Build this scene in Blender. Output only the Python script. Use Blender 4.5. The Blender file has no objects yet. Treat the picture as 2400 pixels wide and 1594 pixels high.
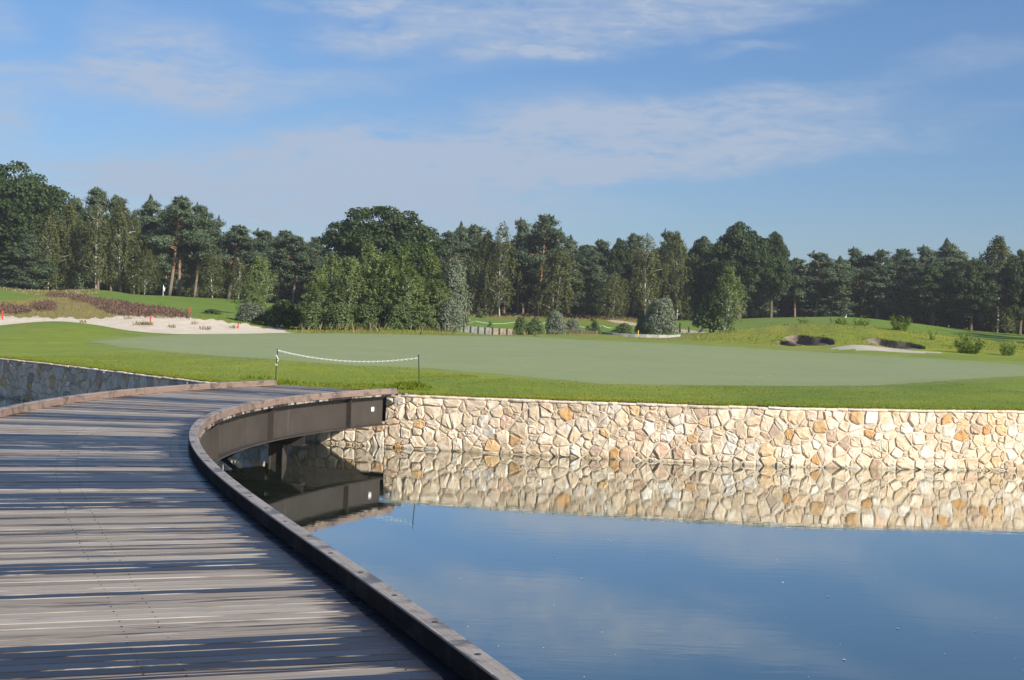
import bpy, math, random
import numpy as np
from mathutils import Vector, Matrix

random.seed(7)
RNG = np.random.default_rng(7)
SC = bpy.context.scene
COL = SC.collection

# ------------------------------------------------------------------ camera
FOC, ROLL, PITCH, EYE = 3400.0, 0.036, math.atan(55 / 3400), 2.97
Fv = np.array([0, math.cos(PITCH), -math.sin(PITCH)])
R0, U0 = np.array([1.0, 0, 0]), np.array([0, math.sin(PITCH), math.cos(PITCH)])
Rv = R0 * math.cos(ROLL) + U0 * math.sin(ROLL)
Uv = U0 * math.cos(ROLL) - R0 * math.sin(ROLL)
EP = np.array([0, 0, EYE])
cam = bpy.data.cameras.new('camera')
cam.sensor_width, cam.lens = 36.0, 36.0 * FOC / 2400
cam.clip_start, cam.clip_end = 0.1, 20000
camo = bpy.data.objects.new('camera', cam)
COL.objects.link(camo)
camo.matrix_world = Matrix(((Rv[0], Uv[0], -Fv[0], 0), (Rv[1], Uv[1], -Fv[1], 0), (Rv[2], Uv[2], -Fv[2], EYE), (0, 0, 0, 1)))
SC.camera = camo

# ------------------------------------------------------------------ light and sky
SUN_EL, SUN_AZ = math.radians(28.5), math.atan2(0.73, -0.68)      # azimuth clockwise from +Y
sdir = Vector((math.sin(SUN_AZ) * math.cos(SUN_EL), math.cos(SUN_AZ) * math.cos(SUN_EL), math.sin(SUN_EL)))
sun = bpy.data.lights.new('sun', 'SUN')
sun.energy, sun.angle, sun.color = 4.7, math.radians(0.55), (1.0, 0.93, 0.82)
suno = bpy.data.objects.new('sun', sun)
COL.objects.link(suno)
suno.rotation_euler = sdir.to_track_quat('Z', 'Y').to_euler()
SC.view_settings.view_transform = 'Standard'
SC.view_settings.look = 'None'
SC.view_settings.exposure = 0.68
SC.view_settings.gamma = 1.0
SKY_STRENGTH = 0.060


class NT:
    """small helper round a node tree"""
    def __init__(self, tree):
        self.t = tree
        tree.nodes.clear()

    def n(self, typ, **kw):
        nd = self.t.nodes.new(typ)
        for k, v in kw.items():
            setattr(nd, k, v)
        return nd

    def link(self, a, b):
        self.t.links.new(a, b)

    def put(self, sock, v):
        if hasattr(v, 'is_output') or isinstance(v, bpy.types.NodeSocket):
            self.link(v, sock)
        else:
            sock.default_value = v

    def math(self, op, a, b=None, c=None, clamp=False):
        nd = self.n('ShaderNodeMath', operation=op)
        nd.use_clamp = clamp
        self.put(nd.inputs[0], a)
        if b is not None: self.put(nd.inputs[1], b)
        if c is not None: self.put(nd.inputs[2], c)
        return nd.outputs[0]

    def maprange(self, v, a, b, c=0.0, d=1.0, smooth=False):
        nd = self.n('ShaderNodeMapRange')
        if smooth: nd.interpolation_type = 'SMOOTHSTEP'
        self.put(nd.inputs[0], v)
        for i, x in enumerate((a, b, c, d)): nd.inputs[i + 1].default_value = x
        return nd.outputs[0]

    def mix(self, f, a, b, mode='MIX'):
        nd = self.n('ShaderNodeMix', data_type='RGBA', blend_type=mode)
        self.put(nd.inputs[0], f)
        for s, v in ((nd.inputs[6], a), (nd.inputs[7], b)):
            if isinstance(v, tuple): s.default_value = (v[0], v[1], v[2], 1)
            else: self.link(v, s)
        return nd.outputs[2]

    def noise(self, vec, scale, detail=3, rough=0.55, dist=0.0):
        nd = self.n('ShaderNodeTexNoise')
        nd.inputs['Scale'].default_value = scale
        nd.inputs['Detail'].default_value = detail
        nd.inputs['Roughness'].default_value = rough
        nd.inputs['Distortion'].default_value = dist
        if vec is not None: self.link(vec, nd.inputs['Vector'])
        return nd.outputs['Fac']

    def mapping(self, vec, scale=(1, 1, 1), loc=(0, 0, 0), rot=(0, 0, 0), typ='POINT'):
        nd = self.n('ShaderNodeMapping', vector_type=typ)
        self.link(vec, nd.inputs['Vector'])
        nd.inputs['Location'].default_value = loc
        nd.inputs['Rotation'].default_value = rot
        nd.inputs['Scale'].default_value = scale
        return nd.outputs[0]

    def xyz(self, x, y, z=0.0):
        nd = self.n('ShaderNodeCombineXYZ')
        self.put(nd.inputs[0], x); self.put(nd.inputs[1], y); self.put(nd.inputs[2], z)
        return nd.outputs[0]

    def bump(self, h, strength, dist=0.02):
        nd = self.n('ShaderNodeBump')
        nd.inputs['Strength'].default_value = strength
        nd.inputs['Distance'].default_value = dist
        self.link(h, nd.inputs['Height'])
        return nd.outputs[0]


def unroll(px, py):
    """photo pixel to azimuth and elevation in radians"""
    dx, dy = px - 1200, py - 742
    return (dx + dy * ROLL) / FOC, -(dy - dx * ROLL) / FOC


def make_world():
    w = bpy.data.worlds.new('World')
    SC.world = w
    w.use_nodes = True
    t = NT(w.node_tree)
    out = t.n('ShaderNodeOutputWorld')
    bg = t.n('ShaderNodeBackground')
    bg.inputs['Strength'].default_value = SKY_STRENGTH
    t.link(bg.outputs[0], out.inputs[0])
    sky = t.n('ShaderNodeTexSky', sky_type='NISHITA')
    sky.sun_disc = False
    sky.sun_elevation, sky.sun_rotation = SUN_EL, SUN_AZ
    sky.altitude, sky.air_density, sky.dust_density, sky.ozone_density = 0, 1.0, 0.35, 3.0
    tc = t.n('ShaderNodeTexCoord')
    sp = t.n('ShaderNodeSeparateXYZ')
    t.link(tc.outputs['Generated'], sp.inputs[0])
    az = t.math('ARCTAN2', sp.outputs[0], sp.outputs[1])
    el = t.math('ARCSINE', sp.outputs[2])
    ae = t.xyz(az, el)
    wob = t.n('ShaderNodeTexNoise')
    wob.inputs['Scale'].default_value = 11; wob.inputs['Detail'].default_value = 4
    t.link(t.mapping(ae, (1, 2.2, 1)), wob.inputs['Vector'])
    off = t.n('ShaderNodeVectorMath', operation='SUBTRACT')
    t.link(wob.outputs['Color'], off.inputs[0]); off.inputs[1].default_value = (0.5, 0.5, 0.5)
    sc = t.n('ShaderNodeVectorMath', operation='MULTIPLY')
    t.link(off.outputs[0], sc.inputs[0]); sc.inputs[1].default_value = (0.10, 0.034, 0)
    ad = t.n('ShaderNodeVectorMath', operation='ADD')
    t.link(ae, ad.inputs[0]); t.link(sc.outputs[0], ad.inputs[1])
    aew = ad.outputs[0]
    # cirrus banks where the photograph shows them: centre x, y, half width, half height (photo pixels), tilt in degrees, weight
    banks = [(1180, 35, 420, 80, 6, .82), (1560, 75, 480, 48, 11, 0.75), (820, 98, 120, 36, 2, 0.75), (790, 22, 170, 22, 2, 0.8),
             (430, 165, 200, 95, -8, 1.05), (290, 225, 180, 66, 0, 0.7), (1255, 136, 190, 19, 3, 0.95), (720, 205, 230, 40, 7, 0.55),
             (1160, 345, 760, 88, 7, 1.35), (1680, 255, 330, 36, 9, 0.55), (760, 440, 600, 125, 4, 1.05), (1550, 385, 580, 36, 6, 0.85), (1950, 320, 420, 24, 5, 0.35),
             (20, 290, 110, 90, 0, 0.8), (60, 190, 160, 14, 0, 0.5), (150, 410, 330, 40, 2, 0.5), (1760, 130, 120, 14, 5, 0.5),
             (2280, 170, 220, 40, 8, 0.3), (10, 90, 60, 60, 0, 0.5), (1050, 500, 420, 45, 3, 0.5)]
    total = None
    for (x, y, rx, ry, tilt, wt) in banks:
        ca, ce = unroll(x, y)
        m = t.mapping(aew, (rx * 1.5 / FOC, ry * 1.5 / FOC, 1), (ca, ce, 0), (0, 0, math.radians(tilt)), 'TEXTURE')
        g = t.n('ShaderNodeTexGradient', gradient_type='SPHERICAL')
        t.link(m, g.inputs[0])
        v = t.math('MULTIPLY', t.maprange(g.outputs['Fac'], 0.0, 0.75, smooth=True), wt)
        total = v if total is None else t.math('ADD', total, v)
    streak = t.noise(t.mapping(aew, (9, 42, 1), rot=(0, 0, math.radians(-6))), 1.0, 7, 0.62, 0.4)
    fine = t.noise(t.mapping(ae, (40, 160, 1), rot=(0, 0, math.radians(-9))), 1.0, 5, 0.6, 0.6)
    tex = t.math('MULTIPLY_ADD', fine, 0.60, t.math('MULTIPLY', streak, 0.9))
    dens = t.math('MULTIPLY', total, t.maprange(tex, 0.50, 1.0, 0.05, 1.35))
    # the same thin cirrus carries on all over the dome
    wide = t.noise(t.mapping(aew, (3, 14, 1), rot=(0, 0, math.radians(-6))), 1.0, 6, 0.6, 0.3)
    dens = t.math('ADD', dens, t.math('MULTIPLY', t.maprange(wide, 0.5, 0.8, 0, 0.30, True), t.maprange(tex, 0.35, 0.95)))
    dens = t.math('MINIMUM', t.math('MULTIPLY', dens, 0.74), 0.80)
    cl = t.mix(t.maprange(el, 0.0, 0.25), (4.2, 5.0, 6.4), (5.2, 5.9, 7.2))
    tint = t.mix(1.0, sky.outputs[0], t.mix(t.maprange(el, 0.02, 0.24), (0.68, 0.78, 1.02), (0.80, 0.98, 1.21)), 'MULTIPLY')
    t.link(t.mix(dens, tint, cl), bg.inputs['Color'])


make_world()


# ------------------------------------------------------------------ geometry helpers
def ray(px, py):
    return Fv + Rv * ((px - 1200) / FOC) - Uv * ((py - 797) / FOC)


def G(px, py, z):
    """where the line of sight through a photo point meets the level z"""
    d = ray(px, py)
    return EP + d * ((z - EYE) / d[2])


def PD(px, py, depth):
    d = ray(px, py)
    return EP + d * (depth / d[1])


def proj(X, Y, Z):
    v = np.stack([X, Y, Z - EYE], -1)
    d = v @ Fv
    return 1200 + FOC * (v @ Rv) / d, 797 - FOC * (v @ Uv) / d


def tag(o, label=None, cat=None, group=None, kind=None):
    if label: o['label'] = label
    if cat: o['category'] = cat
    if group: o['group'] = group
    if kind: o['kind'] = kind
    return o


def mesh_np(name, verts, faces, smooth=False, mats=(), mat_idx=None, face_attr=None, vcol=None):
    """faces: (n,k) array, or list of such arrays"""
    me = bpy.data.meshes.new(name)
    groups = faces if isinstance(faces, list) else [faces]
    groups = [np.asarray(g, dtype=np.int32) for g in groups if len(g)]
    verts = np.asarray(verts, dtype=np.float32)
    me.vertices.add(len(verts))
    me.vertices.foreach_set('co', verts.ravel())
    nl = sum(g.size for g in groups); nf = sum(len(g) for g in groups)
    me.loops.add(nl)
    me.loops.foreach_set('vertex_index', np.concatenate([g.ravel() for g in groups]))
    me.polygons.add(nf)
    starts, p = [], 0
    for g in groups:
        k = g.shape[1]
        starts.append(p + np.arange(len(g), dtype=np.int32) * k)
        p += g.size
    me.polygons.foreach_set('loop_start', np.concatenate(starts).astype(np.int32))
    if smooth is not False:
        me.polygons.foreach_set('use_smooth', np.full(nf, bool(smooth)) if isinstance(smooth, bool) else smooth)
    for m in mats: me.materials.append(m)
    if mat_idx is not None: me.polygons.foreach_set('material_index', np.asarray(mat_idx, dtype=np.int32))
    me.update(calc_edges=True)
    if face_attr is not None:
        a = me.attributes.new('tint', 'FLOAT', 'FACE')
        a.data.foreach_set('value', np.asarray(face_attr, dtype=np.float32))
    if vcol is not None:
        a = me.attributes.new('zone', 'FLOAT_COLOR', 'POINT')
        c = np.ones((len(verts), 4), dtype=np.float32); c[:, :3] = vcol
        a.data.foreach_set('color', c.ravel())
    me.validate()
    return me


def obj(name, me, parent=None, loc=None):
    o = bpy.data.objects.new(name, me)
    COL.objects.link(o)
    if loc is not None: o.location = loc
    if parent is not None: o.parent = parent
    return o


def empty(name, loc=(0, 0, 0), rz=0.0):
    o = bpy.data.objects.new(name, None)
    COL.objects.link(o)
    o.location = loc
    o.rotation_euler = (0, 0, rz)
    o.empty_display_size = 0.3
    return o


class MB:
    """collects simple solids into one mesh"""
    def __init__(self):
        self.v, self.f = [], []

    def add(self, vs, fs):
        b = len(self.v)
        self.v += [tuple(map(float, x)) for x in vs]
        self.f += [tuple(i + b for i in q) for q in fs]

    def hexa(self, p):      # eight corners: bottom ring then top ring
        self.add(p, [(3, 2, 1, 0), (4, 5, 6, 7), (0, 1, 5, 4), (1, 2, 6, 5), (2, 3, 7, 6), (3, 0, 4, 7)])

    def box(self, x0, x1, y0, y1, z0, z1):
        self.hexa([(x0, y0, z0), (x1, y0, z0), (x1, y1, z0), (x0, y1, z0), (x0, y0, z1), (x1, y0, z1), (x1, y1, z1), (x0, y1, z1)])

    def tube(self, pts, rad, sides=6, cap=True):
        pts = [np.asarray(p, float) for p in pts]
        rad = [rad] * len(pts) if np.isscalar(rad) else rad
        b = len(self.v)
        for i, p in enumerate(pts):
            d = pts[min(i + 1, len(pts) - 1)] - pts[max(i - 1, 0)]
            d = d / (np.linalg.norm(d) + 1e-9)
            a = np.cross(d, (0, 0, 1) if abs(d[2]) < 0.9 else (1, 0, 0)); a /= np.linalg.norm(a)
            c = np.cross(d, a)
            for k in range(sides):
                w = 2 * math.pi * k / sides
                self.v.append(tuple(p + rad[i] * (a * math.cos(w) + c * math.sin(w))))
        for i in range(len(pts) - 1):
            for k in range(sides):
                k2 = (k + 1) % sides
                self.f.append((b + i * sides + k, b + i * sides + k2, b + (i + 1) * sides + k2, b + (i + 1) * sides + k))
        if cap:
            self.f.append(tuple(b + k for k in range(sides))[::-1])
            self.f.append(tuple(b + (len(pts) - 1) * sides + k for k in range(sides)))

    def sweep(self, path, nrm, prof, cap=True):
        """closed profile (offset along nrm, z) swept along path; path: (n,3), nrm: (n,2)"""
        b, m = len(self.v), len(prof)
        for p, n in zip(path, nrm):
            for (o, z) in prof: self.v.append((p[0] + n[0] * o, p[1] + n[1] * o, p[2] + z))
        for i in range(len(path) - 1):
            for k in range(m):
                k2 = (k + 1) % m
                self.f.append((b + i * m + k, b + i * m + k2, b + (i + 1) * m + k2, b + (i + 1) * m + k))
        if cap:
            self.f.append(tuple(b + k for k in range(m))[::-1])
            self.f.append(tuple(b + (len(path) - 1) * m + k for k in range(m)))

    def mesh(self, name, mat=None, smooth=False):
        me = bpy.data.meshes.new(name)
        me.from_pydata(self.v, [], self.f)
        if mat: me.materials.append(mat)
        if smooth:
            for p in me.polygons: p.use_smooth = True
        me.validate(); me.update()
        return me

    def build(self, name, mat, parent=None, smooth=False, loc=None):
        if loc is not None:
            self.v = [(x - loc[0], y - loc[1], z - loc[2]) for x, y, z in self.v]
        return obj(name, self.mesh(name, mat, smooth), parent, loc)


# ------------------------------------------------------------------ materials
def new_mat(name):
    m = bpy.data.materials.new(name)
    m.use_nodes = True
    t = NT(m.node_tree)
    out = t.n('ShaderNodeOutputMaterial')
    return m, t, out


def principled(t, out, color, rough=0.7, spec=0.5, normal=None, metallic=0.0):
    b = t.n('ShaderNodeBsdfPrincipled')
    if isinstance(color, tuple): b.inputs['Base Color'].default_value = (*color, 1)
    else: t.link(color, b.inputs['Base Color'])
    t.put(b.inputs['Roughness'], rough)
    t.put(b.inputs['Specular IOR Level'], spec)
    b.inputs['Metallic'].default_value = metallic
    if normal is not None: t.link(normal, b.inputs['Normal'])
    t.link(b.outputs[0], out.inputs[0])
    return b


def simple_mat(name, color, rough=0.7, var=0.25, scale=6.0, bump=0.15, spec=0.4, metallic=0.0):
    m, t, out = new_mat(name)
    tc = t.n('ShaderNodeTexCoord')
    n = t.noise(tc.outputs['Object'], scale, 5, 0.6)
    c = t.mix(t.maprange(n, 0.3, 0.7), tuple(x * (1 - var) for x in color), tuple(min(1, x * (1 + var)) for x in color))
    principled(t, out, c, rough, spec, t.bump(n, bump, 0.01), metallic)
    return m


def leaf_mat(name, cols, trans=0.3, rough=0.6, spec=0.25):
    m, t, out = new_mat(name)
    at = t.n('ShaderNodeAttribute', attribute_name='tint')
    oi = t.n('ShaderNodeObjectInfo')
    ramp = t.n('ShaderNodeValToRGB')
    e = ramp.color_ramp.elements
    e[0].color = (*cols[0], 1); e[1].color = (*cols[-1], 1)
    for i, c in enumerate(cols[1:-1]):
        x = e.new((i + 1) / (len(cols) - 1)); x.color = (*c, 1)
    t.link(t.math('ADD', at.outputs['Fac'], t.math('MULTIPLY_ADD', oi.outputs['Random'], 0.24, -0.12), clamp=True), ramp.inputs[0])
    b = t.n('ShaderNodeBsdfPrincipled')
    t.link(ramp.outputs[0], b.inputs['Base Color'])
    b.inputs['Roughness'].default_value = rough
    b.inputs['Specular IOR Level'].default_value = spec
    tr = t.n('ShaderNodeBsdfTranslucent')
    t.link(t.mix(1.0, ramp.outputs[0], (1.15, 1.25, 0.6), 'MULTIPLY'), tr.inputs[0])
    mx = t.n('ShaderNodeMixShader')
    mx.inputs[0].default_value = trans
    t.link(b.outputs[0], mx.inputs[1]); t.link(tr.outputs[0], mx.inputs[2])
    t.link(mx.outputs[0], out.inputs[0])
    return m


def stone_mat():
    m, t, out = new_mat('fieldstone')
    oi = t.n('ShaderNodeObjectInfo')
    tc = t.n('ShaderNodeTexCoord')
    geo = t.n('ShaderNodeNewGeometry')
    rnd = t.math('MULTIPLY', oi.outputs['Random'], 40.0)
    vec = t.n('ShaderNodeVectorMath', operation='ADD')
    t.link(tc.outputs['Object'], vec.inputs[0]); t.link(t.xyz(rnd, rnd, rnd), vec.inputs[1])
    big = t.noise(vec.outputs[0], 5, 4, 0.6, 0.6)
    grain = t.noise(t.mapping(vec.outputs[0], (1, 1, 2.2)), 26, 6, 0.7, 0.5)
    vein = t.noise(t.mapping(vec.outputs[0], (1, 1, 3), rot=(0.4, 0.7, 0.2)), 9, 3, 0.6, 1.5)
    c = t.mix(t.maprange(big, 0.35, 0.7), t.mix(1.0, oi.outputs['Color'], (0.78, 0.68, 0.56), 'MULTIPLY'), oi.outputs['Color'])
    c = t.mix(t.maprange(vein, 0.52, 0.68, 0, 0.5), c, t.mix(1.0, oi.outputs['Color'], (0.92, 0.66, 0.42), 'MULTIPLY'))
    c = t.mix(t.maprange(grain, 0.62, 0.8, 0, 0.45), c, (0.16, 0.13, 0.10))
    # a tide mark of damp and algae just above the water
    sp = t.n('ShaderNodeSeparateXYZ'); t.link(geo.outputs['Position'], sp.inputs[0])
    wet = t.maprange(t.math('MULTIPLY_ADD', big, 0.10, sp.outputs[2]), 0.05, 0.13, 1.0, 0.0)
    c = t.mix(t.math('MULTIPLY', wet, 0.55), c, (0.17, 0.14, 0.07))
    h = t.math('ADD', t.math('MULTIPLY', big, 0.9), t.math('MULTIPLY', grain, 0.35))
    principled(t, out, c, 0.82, 0.3, t.bump(h, 0.85, 0.035))
    return m


def mortar_mat():
    m, t, out = new_mat('mortar')
    tc = t.n('ShaderNodeTexCoord')
    n = t.noise(tc.outputs['Object'], 7, 6, 0.65)
    n2 = t.noise(tc.outputs['Object'], 60, 3, 0.6)
    c = t.mix(t.maprange(n, 0.3, 0.7), (0.46, 0.40, 0.31), (0.60, 0.53, 0.42))
    principled(t, out, c, 0.95, 0.15, t.bump(t.math('ADD', n, t.math('MULTIPLY', n2, 0.4)), 0.6, 0.02))
    return m


def plank_mat():
    """weathered hardwood; object colour red = how wet the board is, green = tone; UV: metres from the kerb, metres across"""
    m, t, out = new_mat('weathered_plank')
    uv = t.n('ShaderNodeUVMap'); uv.uv_map = 'metres'
    oi = t.n('ShaderNodeObjectInfo')
    sp = t.n('ShaderNodeSeparateColor'); t.link(oi.outputs['Color'], sp.inputs[0])
    su = t.n('ShaderNodeSeparateXYZ'); t.link(uv.outputs[0], su.inputs[0])
    grain = t.noise(t.mapping(uv.outputs[0], (2.2, 95, 1)), 1.0, 5, 0.65, 0.3)
    grain2 = t.noise(t.mapping(uv.outputs[0], (0.9, 22, 1)), 1.0, 4, 0.6, 0.5)
    base = t.mix(sp.outputs[1], (0.275, 0.246, 0.212), (0.440, 0.405, 0.358))
    dry = t.mix(t.maprange(grain, 0.3, 0.72), t.mix(1.0, base, (0.70, 0.66, 0.64), 'MULTIPLY'), base)
    dry = t.mix(t.maprange(grain2, 0.55, 0.8, 0, 0.6), dry, (0.155, 0.135, 0.13))
    blot = t.noise(t.mapping(uv.outputs[0], (1.1, 34, 1), loc=(3, 0, 0)), 1.0, 5, 0.62, 0.8)
    edge = t.maprange(t.math('MULTIPLY_ADD', grain2, 0.30, su.outputs[0]), 0.22, 0.62, 0.55, 0.0, True)
    edge = t.math('MULTIPLY', edge, t.maprange(su.outputs[0], -0.11, -0.04))
    w = t.math('ADD', t.math('ADD', sp.outputs[0], edge), t.math('MULTIPLY_ADD', blot, 1.5, -0.75))
    across = t.math('FRACT', su.outputs[1])
    wav = t.math('MULTIPLY_ADD', grain2, 0.018, -0.009)
    ea = t.math('ADD', across, wav)
    rim = t.math('MULTIPLY', t.maprange(ea, 0.002, 0.012, smooth=True), t.maprange(ea, 0.119, 0.129, 1.0, 0.0, True))
    flood = t.maprange(edge, 0.25, 0.5)
    w = t.math('SUBTRACT', w, t.math('MULTIPLY', t.math('SUBTRACT', 1.0, rim), t.math('MULTIPLY_ADD', flood, -0.40, 0.42)))
    wet = t.maprange(w, 0.52, 0.57, smooth=True)
    hair = t.noise(t.mapping(uv.outputs[0], (0.55, 120, 1), loc=(9, 0, 0)), 1.0, 3, 0.6, 0.2)
    dry = t.mix(t.maprange(hair, 0.56, 0.66, 0, 0.85), dry, (0.10, 0.085, 0.075))
    dry = t.mix(t.maprange(hair, 0.42, 0.30, 0, 0.6), dry, (0.50, 0.475, 0.44))
    seam = t.math('MULTIPLY', t.maprange(t.math('ABSOLUTE', t.math('SUBTRACT', across, 0.067)), 0.050, 0.066), t.maprange(blot, 0.42, 0.56))
    damp_shade = t.math('MAXIMUM', t.maprange(w, 0.38, 0.54, smooth=True), t.math('MULTIPLY', seam, 0.8))
    c = t.mix(damp_shade, dry, t.mix(1.0, dry, (0.26, 0.23, 0.24), 'MULTIPLY'))
    c = t.mix(wet, c, t.mix(1.0, dry, (0.07, 0.07, 0.095), 'MULTIPLY'))
    rough = t.math('MULTIPLY_ADD', wet, t.math('MULTIPLY_ADD', sp.outputs[2], -0.22, -0.38), 0.85)
    nb = t.bump(t.math('MULTIPLY', grain, t.math('MULTIPLY_ADD', wet, -0.85, 1.0)), 0.35, 0.004)
    b = principled(t, out, c, rough, t.math('MULTIPLY_ADD', wet, -0.02, 0.22), nb)
    return m


def beam_mat():
    m, t, out = new_mat('kerb_timber')
    tc = t.n('ShaderNodeTexCoord'); geo = t.n('ShaderNodeNewGeometry')
    uv = t.n('ShaderNodeUVMap'); uv.uv_map = 'metres'
    g = t.noise(t.mapping(uv.outputs[0], (1.6, 60, 1)), 1.0, 5, 0.65, 0.3)
    n = t.noise(tc.outputs['Object'], 3.2, 6, 0.7, 0.5)
    n2 = t.noise(tc.outputs['Object'], 30, 4, 0.6)
    oi = t.n('ShaderNodeObjectInfo')
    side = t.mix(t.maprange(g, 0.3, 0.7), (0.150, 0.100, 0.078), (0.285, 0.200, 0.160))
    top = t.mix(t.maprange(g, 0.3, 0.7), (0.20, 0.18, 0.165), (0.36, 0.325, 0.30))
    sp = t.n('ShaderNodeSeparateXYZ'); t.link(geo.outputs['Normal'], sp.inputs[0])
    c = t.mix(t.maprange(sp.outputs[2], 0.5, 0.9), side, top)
    su = t.n('ShaderNodeSeparateXYZ'); t.link(uv.outputs[0], su.inputs[0])
    so = t.n('ShaderNodeSeparateColor'); t.link(oi.outputs['Color'], so.inputs[0])
    damp_shade = t.math('MULTIPLY', t.maprange(su.outputs[1], CH - .004, CH + .004, 1.0, 0.0), so.outputs[0])
    c = t.mix(t.math('MULTIPLY', damp_shade, 0.93), c, (0.012, 0.010, 0.011))  # inner face painted near black: its shade, with lingering dew, put into the colour
    c = t.mix(t.math('MULTIPLY', t.maprange(n, 0.50, 0.62), 0.75), c, (0.062, 0.052, 0.046))
    principled(t, out, c, t.math('MAXIMUM', t.maprange(n, 0.50, 0.62, 0.75, 0.40), t.math('MULTIPLY', damp_shade, 0.9)), t.math('MULTIPLY_ADD', damp_shade, -0.36, 0.42), t.bump(t.math('ADD', g, t.math('MULTIPLY', n2, 0.5)), 0.4, 0.004))
    return m


def steel_mat():
    m, t, out = new_mat('brown_steel')
    tc = t.n('ShaderNodeTexCoord')
    n = t.noise(tc.outputs['Object'], 2.0, 6, 0.65)
    drip = t.noise(t.mapping(tc.outputs['Object'], (9, 9, 0.7)), 1.0, 4, 0.6)
    c = t.mix(t.maprange(n, 0.3, 0.7), (0.036, 0.030, 0.026), (0.056, 0.046, 0.038))
    c = t.mix(t.maprange(drip, 0.6, 0.8, 0, 0.35), c, (0.16, 0.15, 0.14))
    principled(t, out, c, 0.55, 0.4, t.bump(n, 0.05, 0.01))
    return m


def ground_mat(name, patch=1.0, green=False):
    m, t, out = new_mat(name)
    at = t.n('ShaderNodeAttribute', attribute_name='zone')
    geo = t.n('ShaderNodeNewGeometry')
    p = geo.outputs['Position']
    fine = t.noise(p, 9, 5, 0.7)
    blade = t.noise(t.mapping(p, (38, 38, 38)), 1.0, 3, 0.7)
    mid = t.noise(t.mapping(p, (0.55, 1.0, 1)), 0.9, 5, 0.66, 0.7)
    big = t.noise(p, 0.16, 4, 0.6, 0.8)
    v = t.math('ADD', t.math('MULTIPLY', mid, 0.55), t.math('MULTIPLY', big, 0.45))
    k = 0.55 if green else 1.25
    c = t.mix(t.maprange(v, 0.33, 0.66), t.mix(1.0, at.outputs['Color'], (1 - .30 * k, 1 - .17 * k, 1 - .28 * k), 'MULTIPLY'),
              t.mix(1.0, at.outputs['Color'], (1 + .26 * k, 1 + .13 * k, 1 + .22 * k), 'MULTIPLY'))
    c = t.mix(t.maprange(fine, 0.3, 0.7, 0.0, 0.5), c, t.mix(1.0, c, (0.70, 0.78, 0.7), 'MULTIPLY'))
    c = t.mix(t.maprange(blade, 0.45, 0.75, 0.0, 0.45), c, t.mix(1.0, c, (1.35, 1.25, 1.25), 'MULTIPLY'))
    pt = t.noise(t.mapping(p, (1.3, 3.0, 1), loc=(7, 3, 0)), 1.0, 6, 0.7, 0.8)
    c = t.mix(t.maprange(pt, 0.46, 0.62, 0.0, 0.40 if green else 0.9, True), c, t.mix(1.0, c, (1.34, 1.06, 0.75), 'MULTIPLY'))
    c = t.mix(t.maprange(pt, 0.47, 0.34, 0.0, 0.35 if green else 0.85, True), c, t.mix(1.0, c, (0.62, 0.80, 0.75), 'MULTIPLY'))
    stip = t.noise(t.mapping(p, (11, 5, 11)), 1.0, 4, 0.75)
    c = t.mix(t.maprange(stip, 0.54, 0.70, 0, 0.5), c, t.mix(1.0, c, (1.45, 1.35, 1.4), 'MULTIPLY'))
    c = t.mix(t.maprange(stip, 0.45, 0.30, 0, 0.5), c, t.mix(1.0, c, (0.62, 0.70, 0.65), 'MULTIPLY'))
    h = t.math('ADD', fine, t.math('MULTIPLY', blade, 0.7))
    b = principled(t, out, c, 0.8, 0.15, t.bump(h, 0.25 if green else 0.55, 0.03))
    b.inputs['Sheen Weight'].default_value = 0.12 if green else 0.05
    b.inputs['Sheen Roughness'].default_value = 0.5
    b.inputs['Sheen Tint'].default_value = (0.9, 0.95, 0.75, 1)
    return m


def sand_mat(name, a, b):
    m, t, out = new_mat(name)
    geo = t.n('ShaderNodeNewGeometry')
    n = t.noise(geo.outputs['Position'], 1.1, 6, 0.7, 0.5)
    n2 = t.noise(geo.outputs['Position'], 8, 4, 0.7)
    c = t.mix(t.maprange(n, 0.3, 0.68), a, b)
    c = t.mix(t.maprange(n2, 0.62, 0.78, 0, 0.5), c, tuple(x * 0.6 for x in a))
    principled(t, out, c, 0.95, 0.1, t.bump(t.math('ADD', n, t.math('MULTIPLY', n2, 0.4)), 0.6, 0.12))
    return m


def water_mat():
    m, t, out = new_mat('pond_water')
    geo = t.n('ShaderNodeNewGeometry')
    p = geo.outputs['Position']
    r1 = t.noise(t.mapping(p, (1.6, 5.0, 1)), 1.0, 3, 0.55, 0.3)
    r2 = t.noise(t.mapping(p, (7, 20, 1)), 1.0, 3, 0.6, 0.3)
    patch = t.maprange(t.noise(t.mapping(p, (0.16, 0.4, 1)), 1.0, 3, 0.6), 0.4, 0.65)
    h = t.math('ADD', t.math('MULTIPLY', r1, 0.6), t.math('MULTIPLY', r2, t.math('MULTIPLY', patch, 0.22)))
    b = principled(t, out, (0.016, 0.022, 0.015), 0.0, 0.5, t.bump(h, 0.011, 0.10))
    b.inputs['IOR'].default_value = 2.0
    b.inputs['Coat Weight'].default_value = 0.85
    b.inputs['Specular Tint'].default_value = (1.0, 1.0, 0.84, 1)
    b.inputs['Coat Roughness'].default_value = 0.0
    b.inputs['Coat IOR'].default_value = 1.5
    b.inputs['Coat Tint'].default_value = (0.93, 1.0, 0.98, 1)
    t.link(b.inputs['Normal'].links[0].from_socket, b.inputs['Coat Normal'])
    return m


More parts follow.
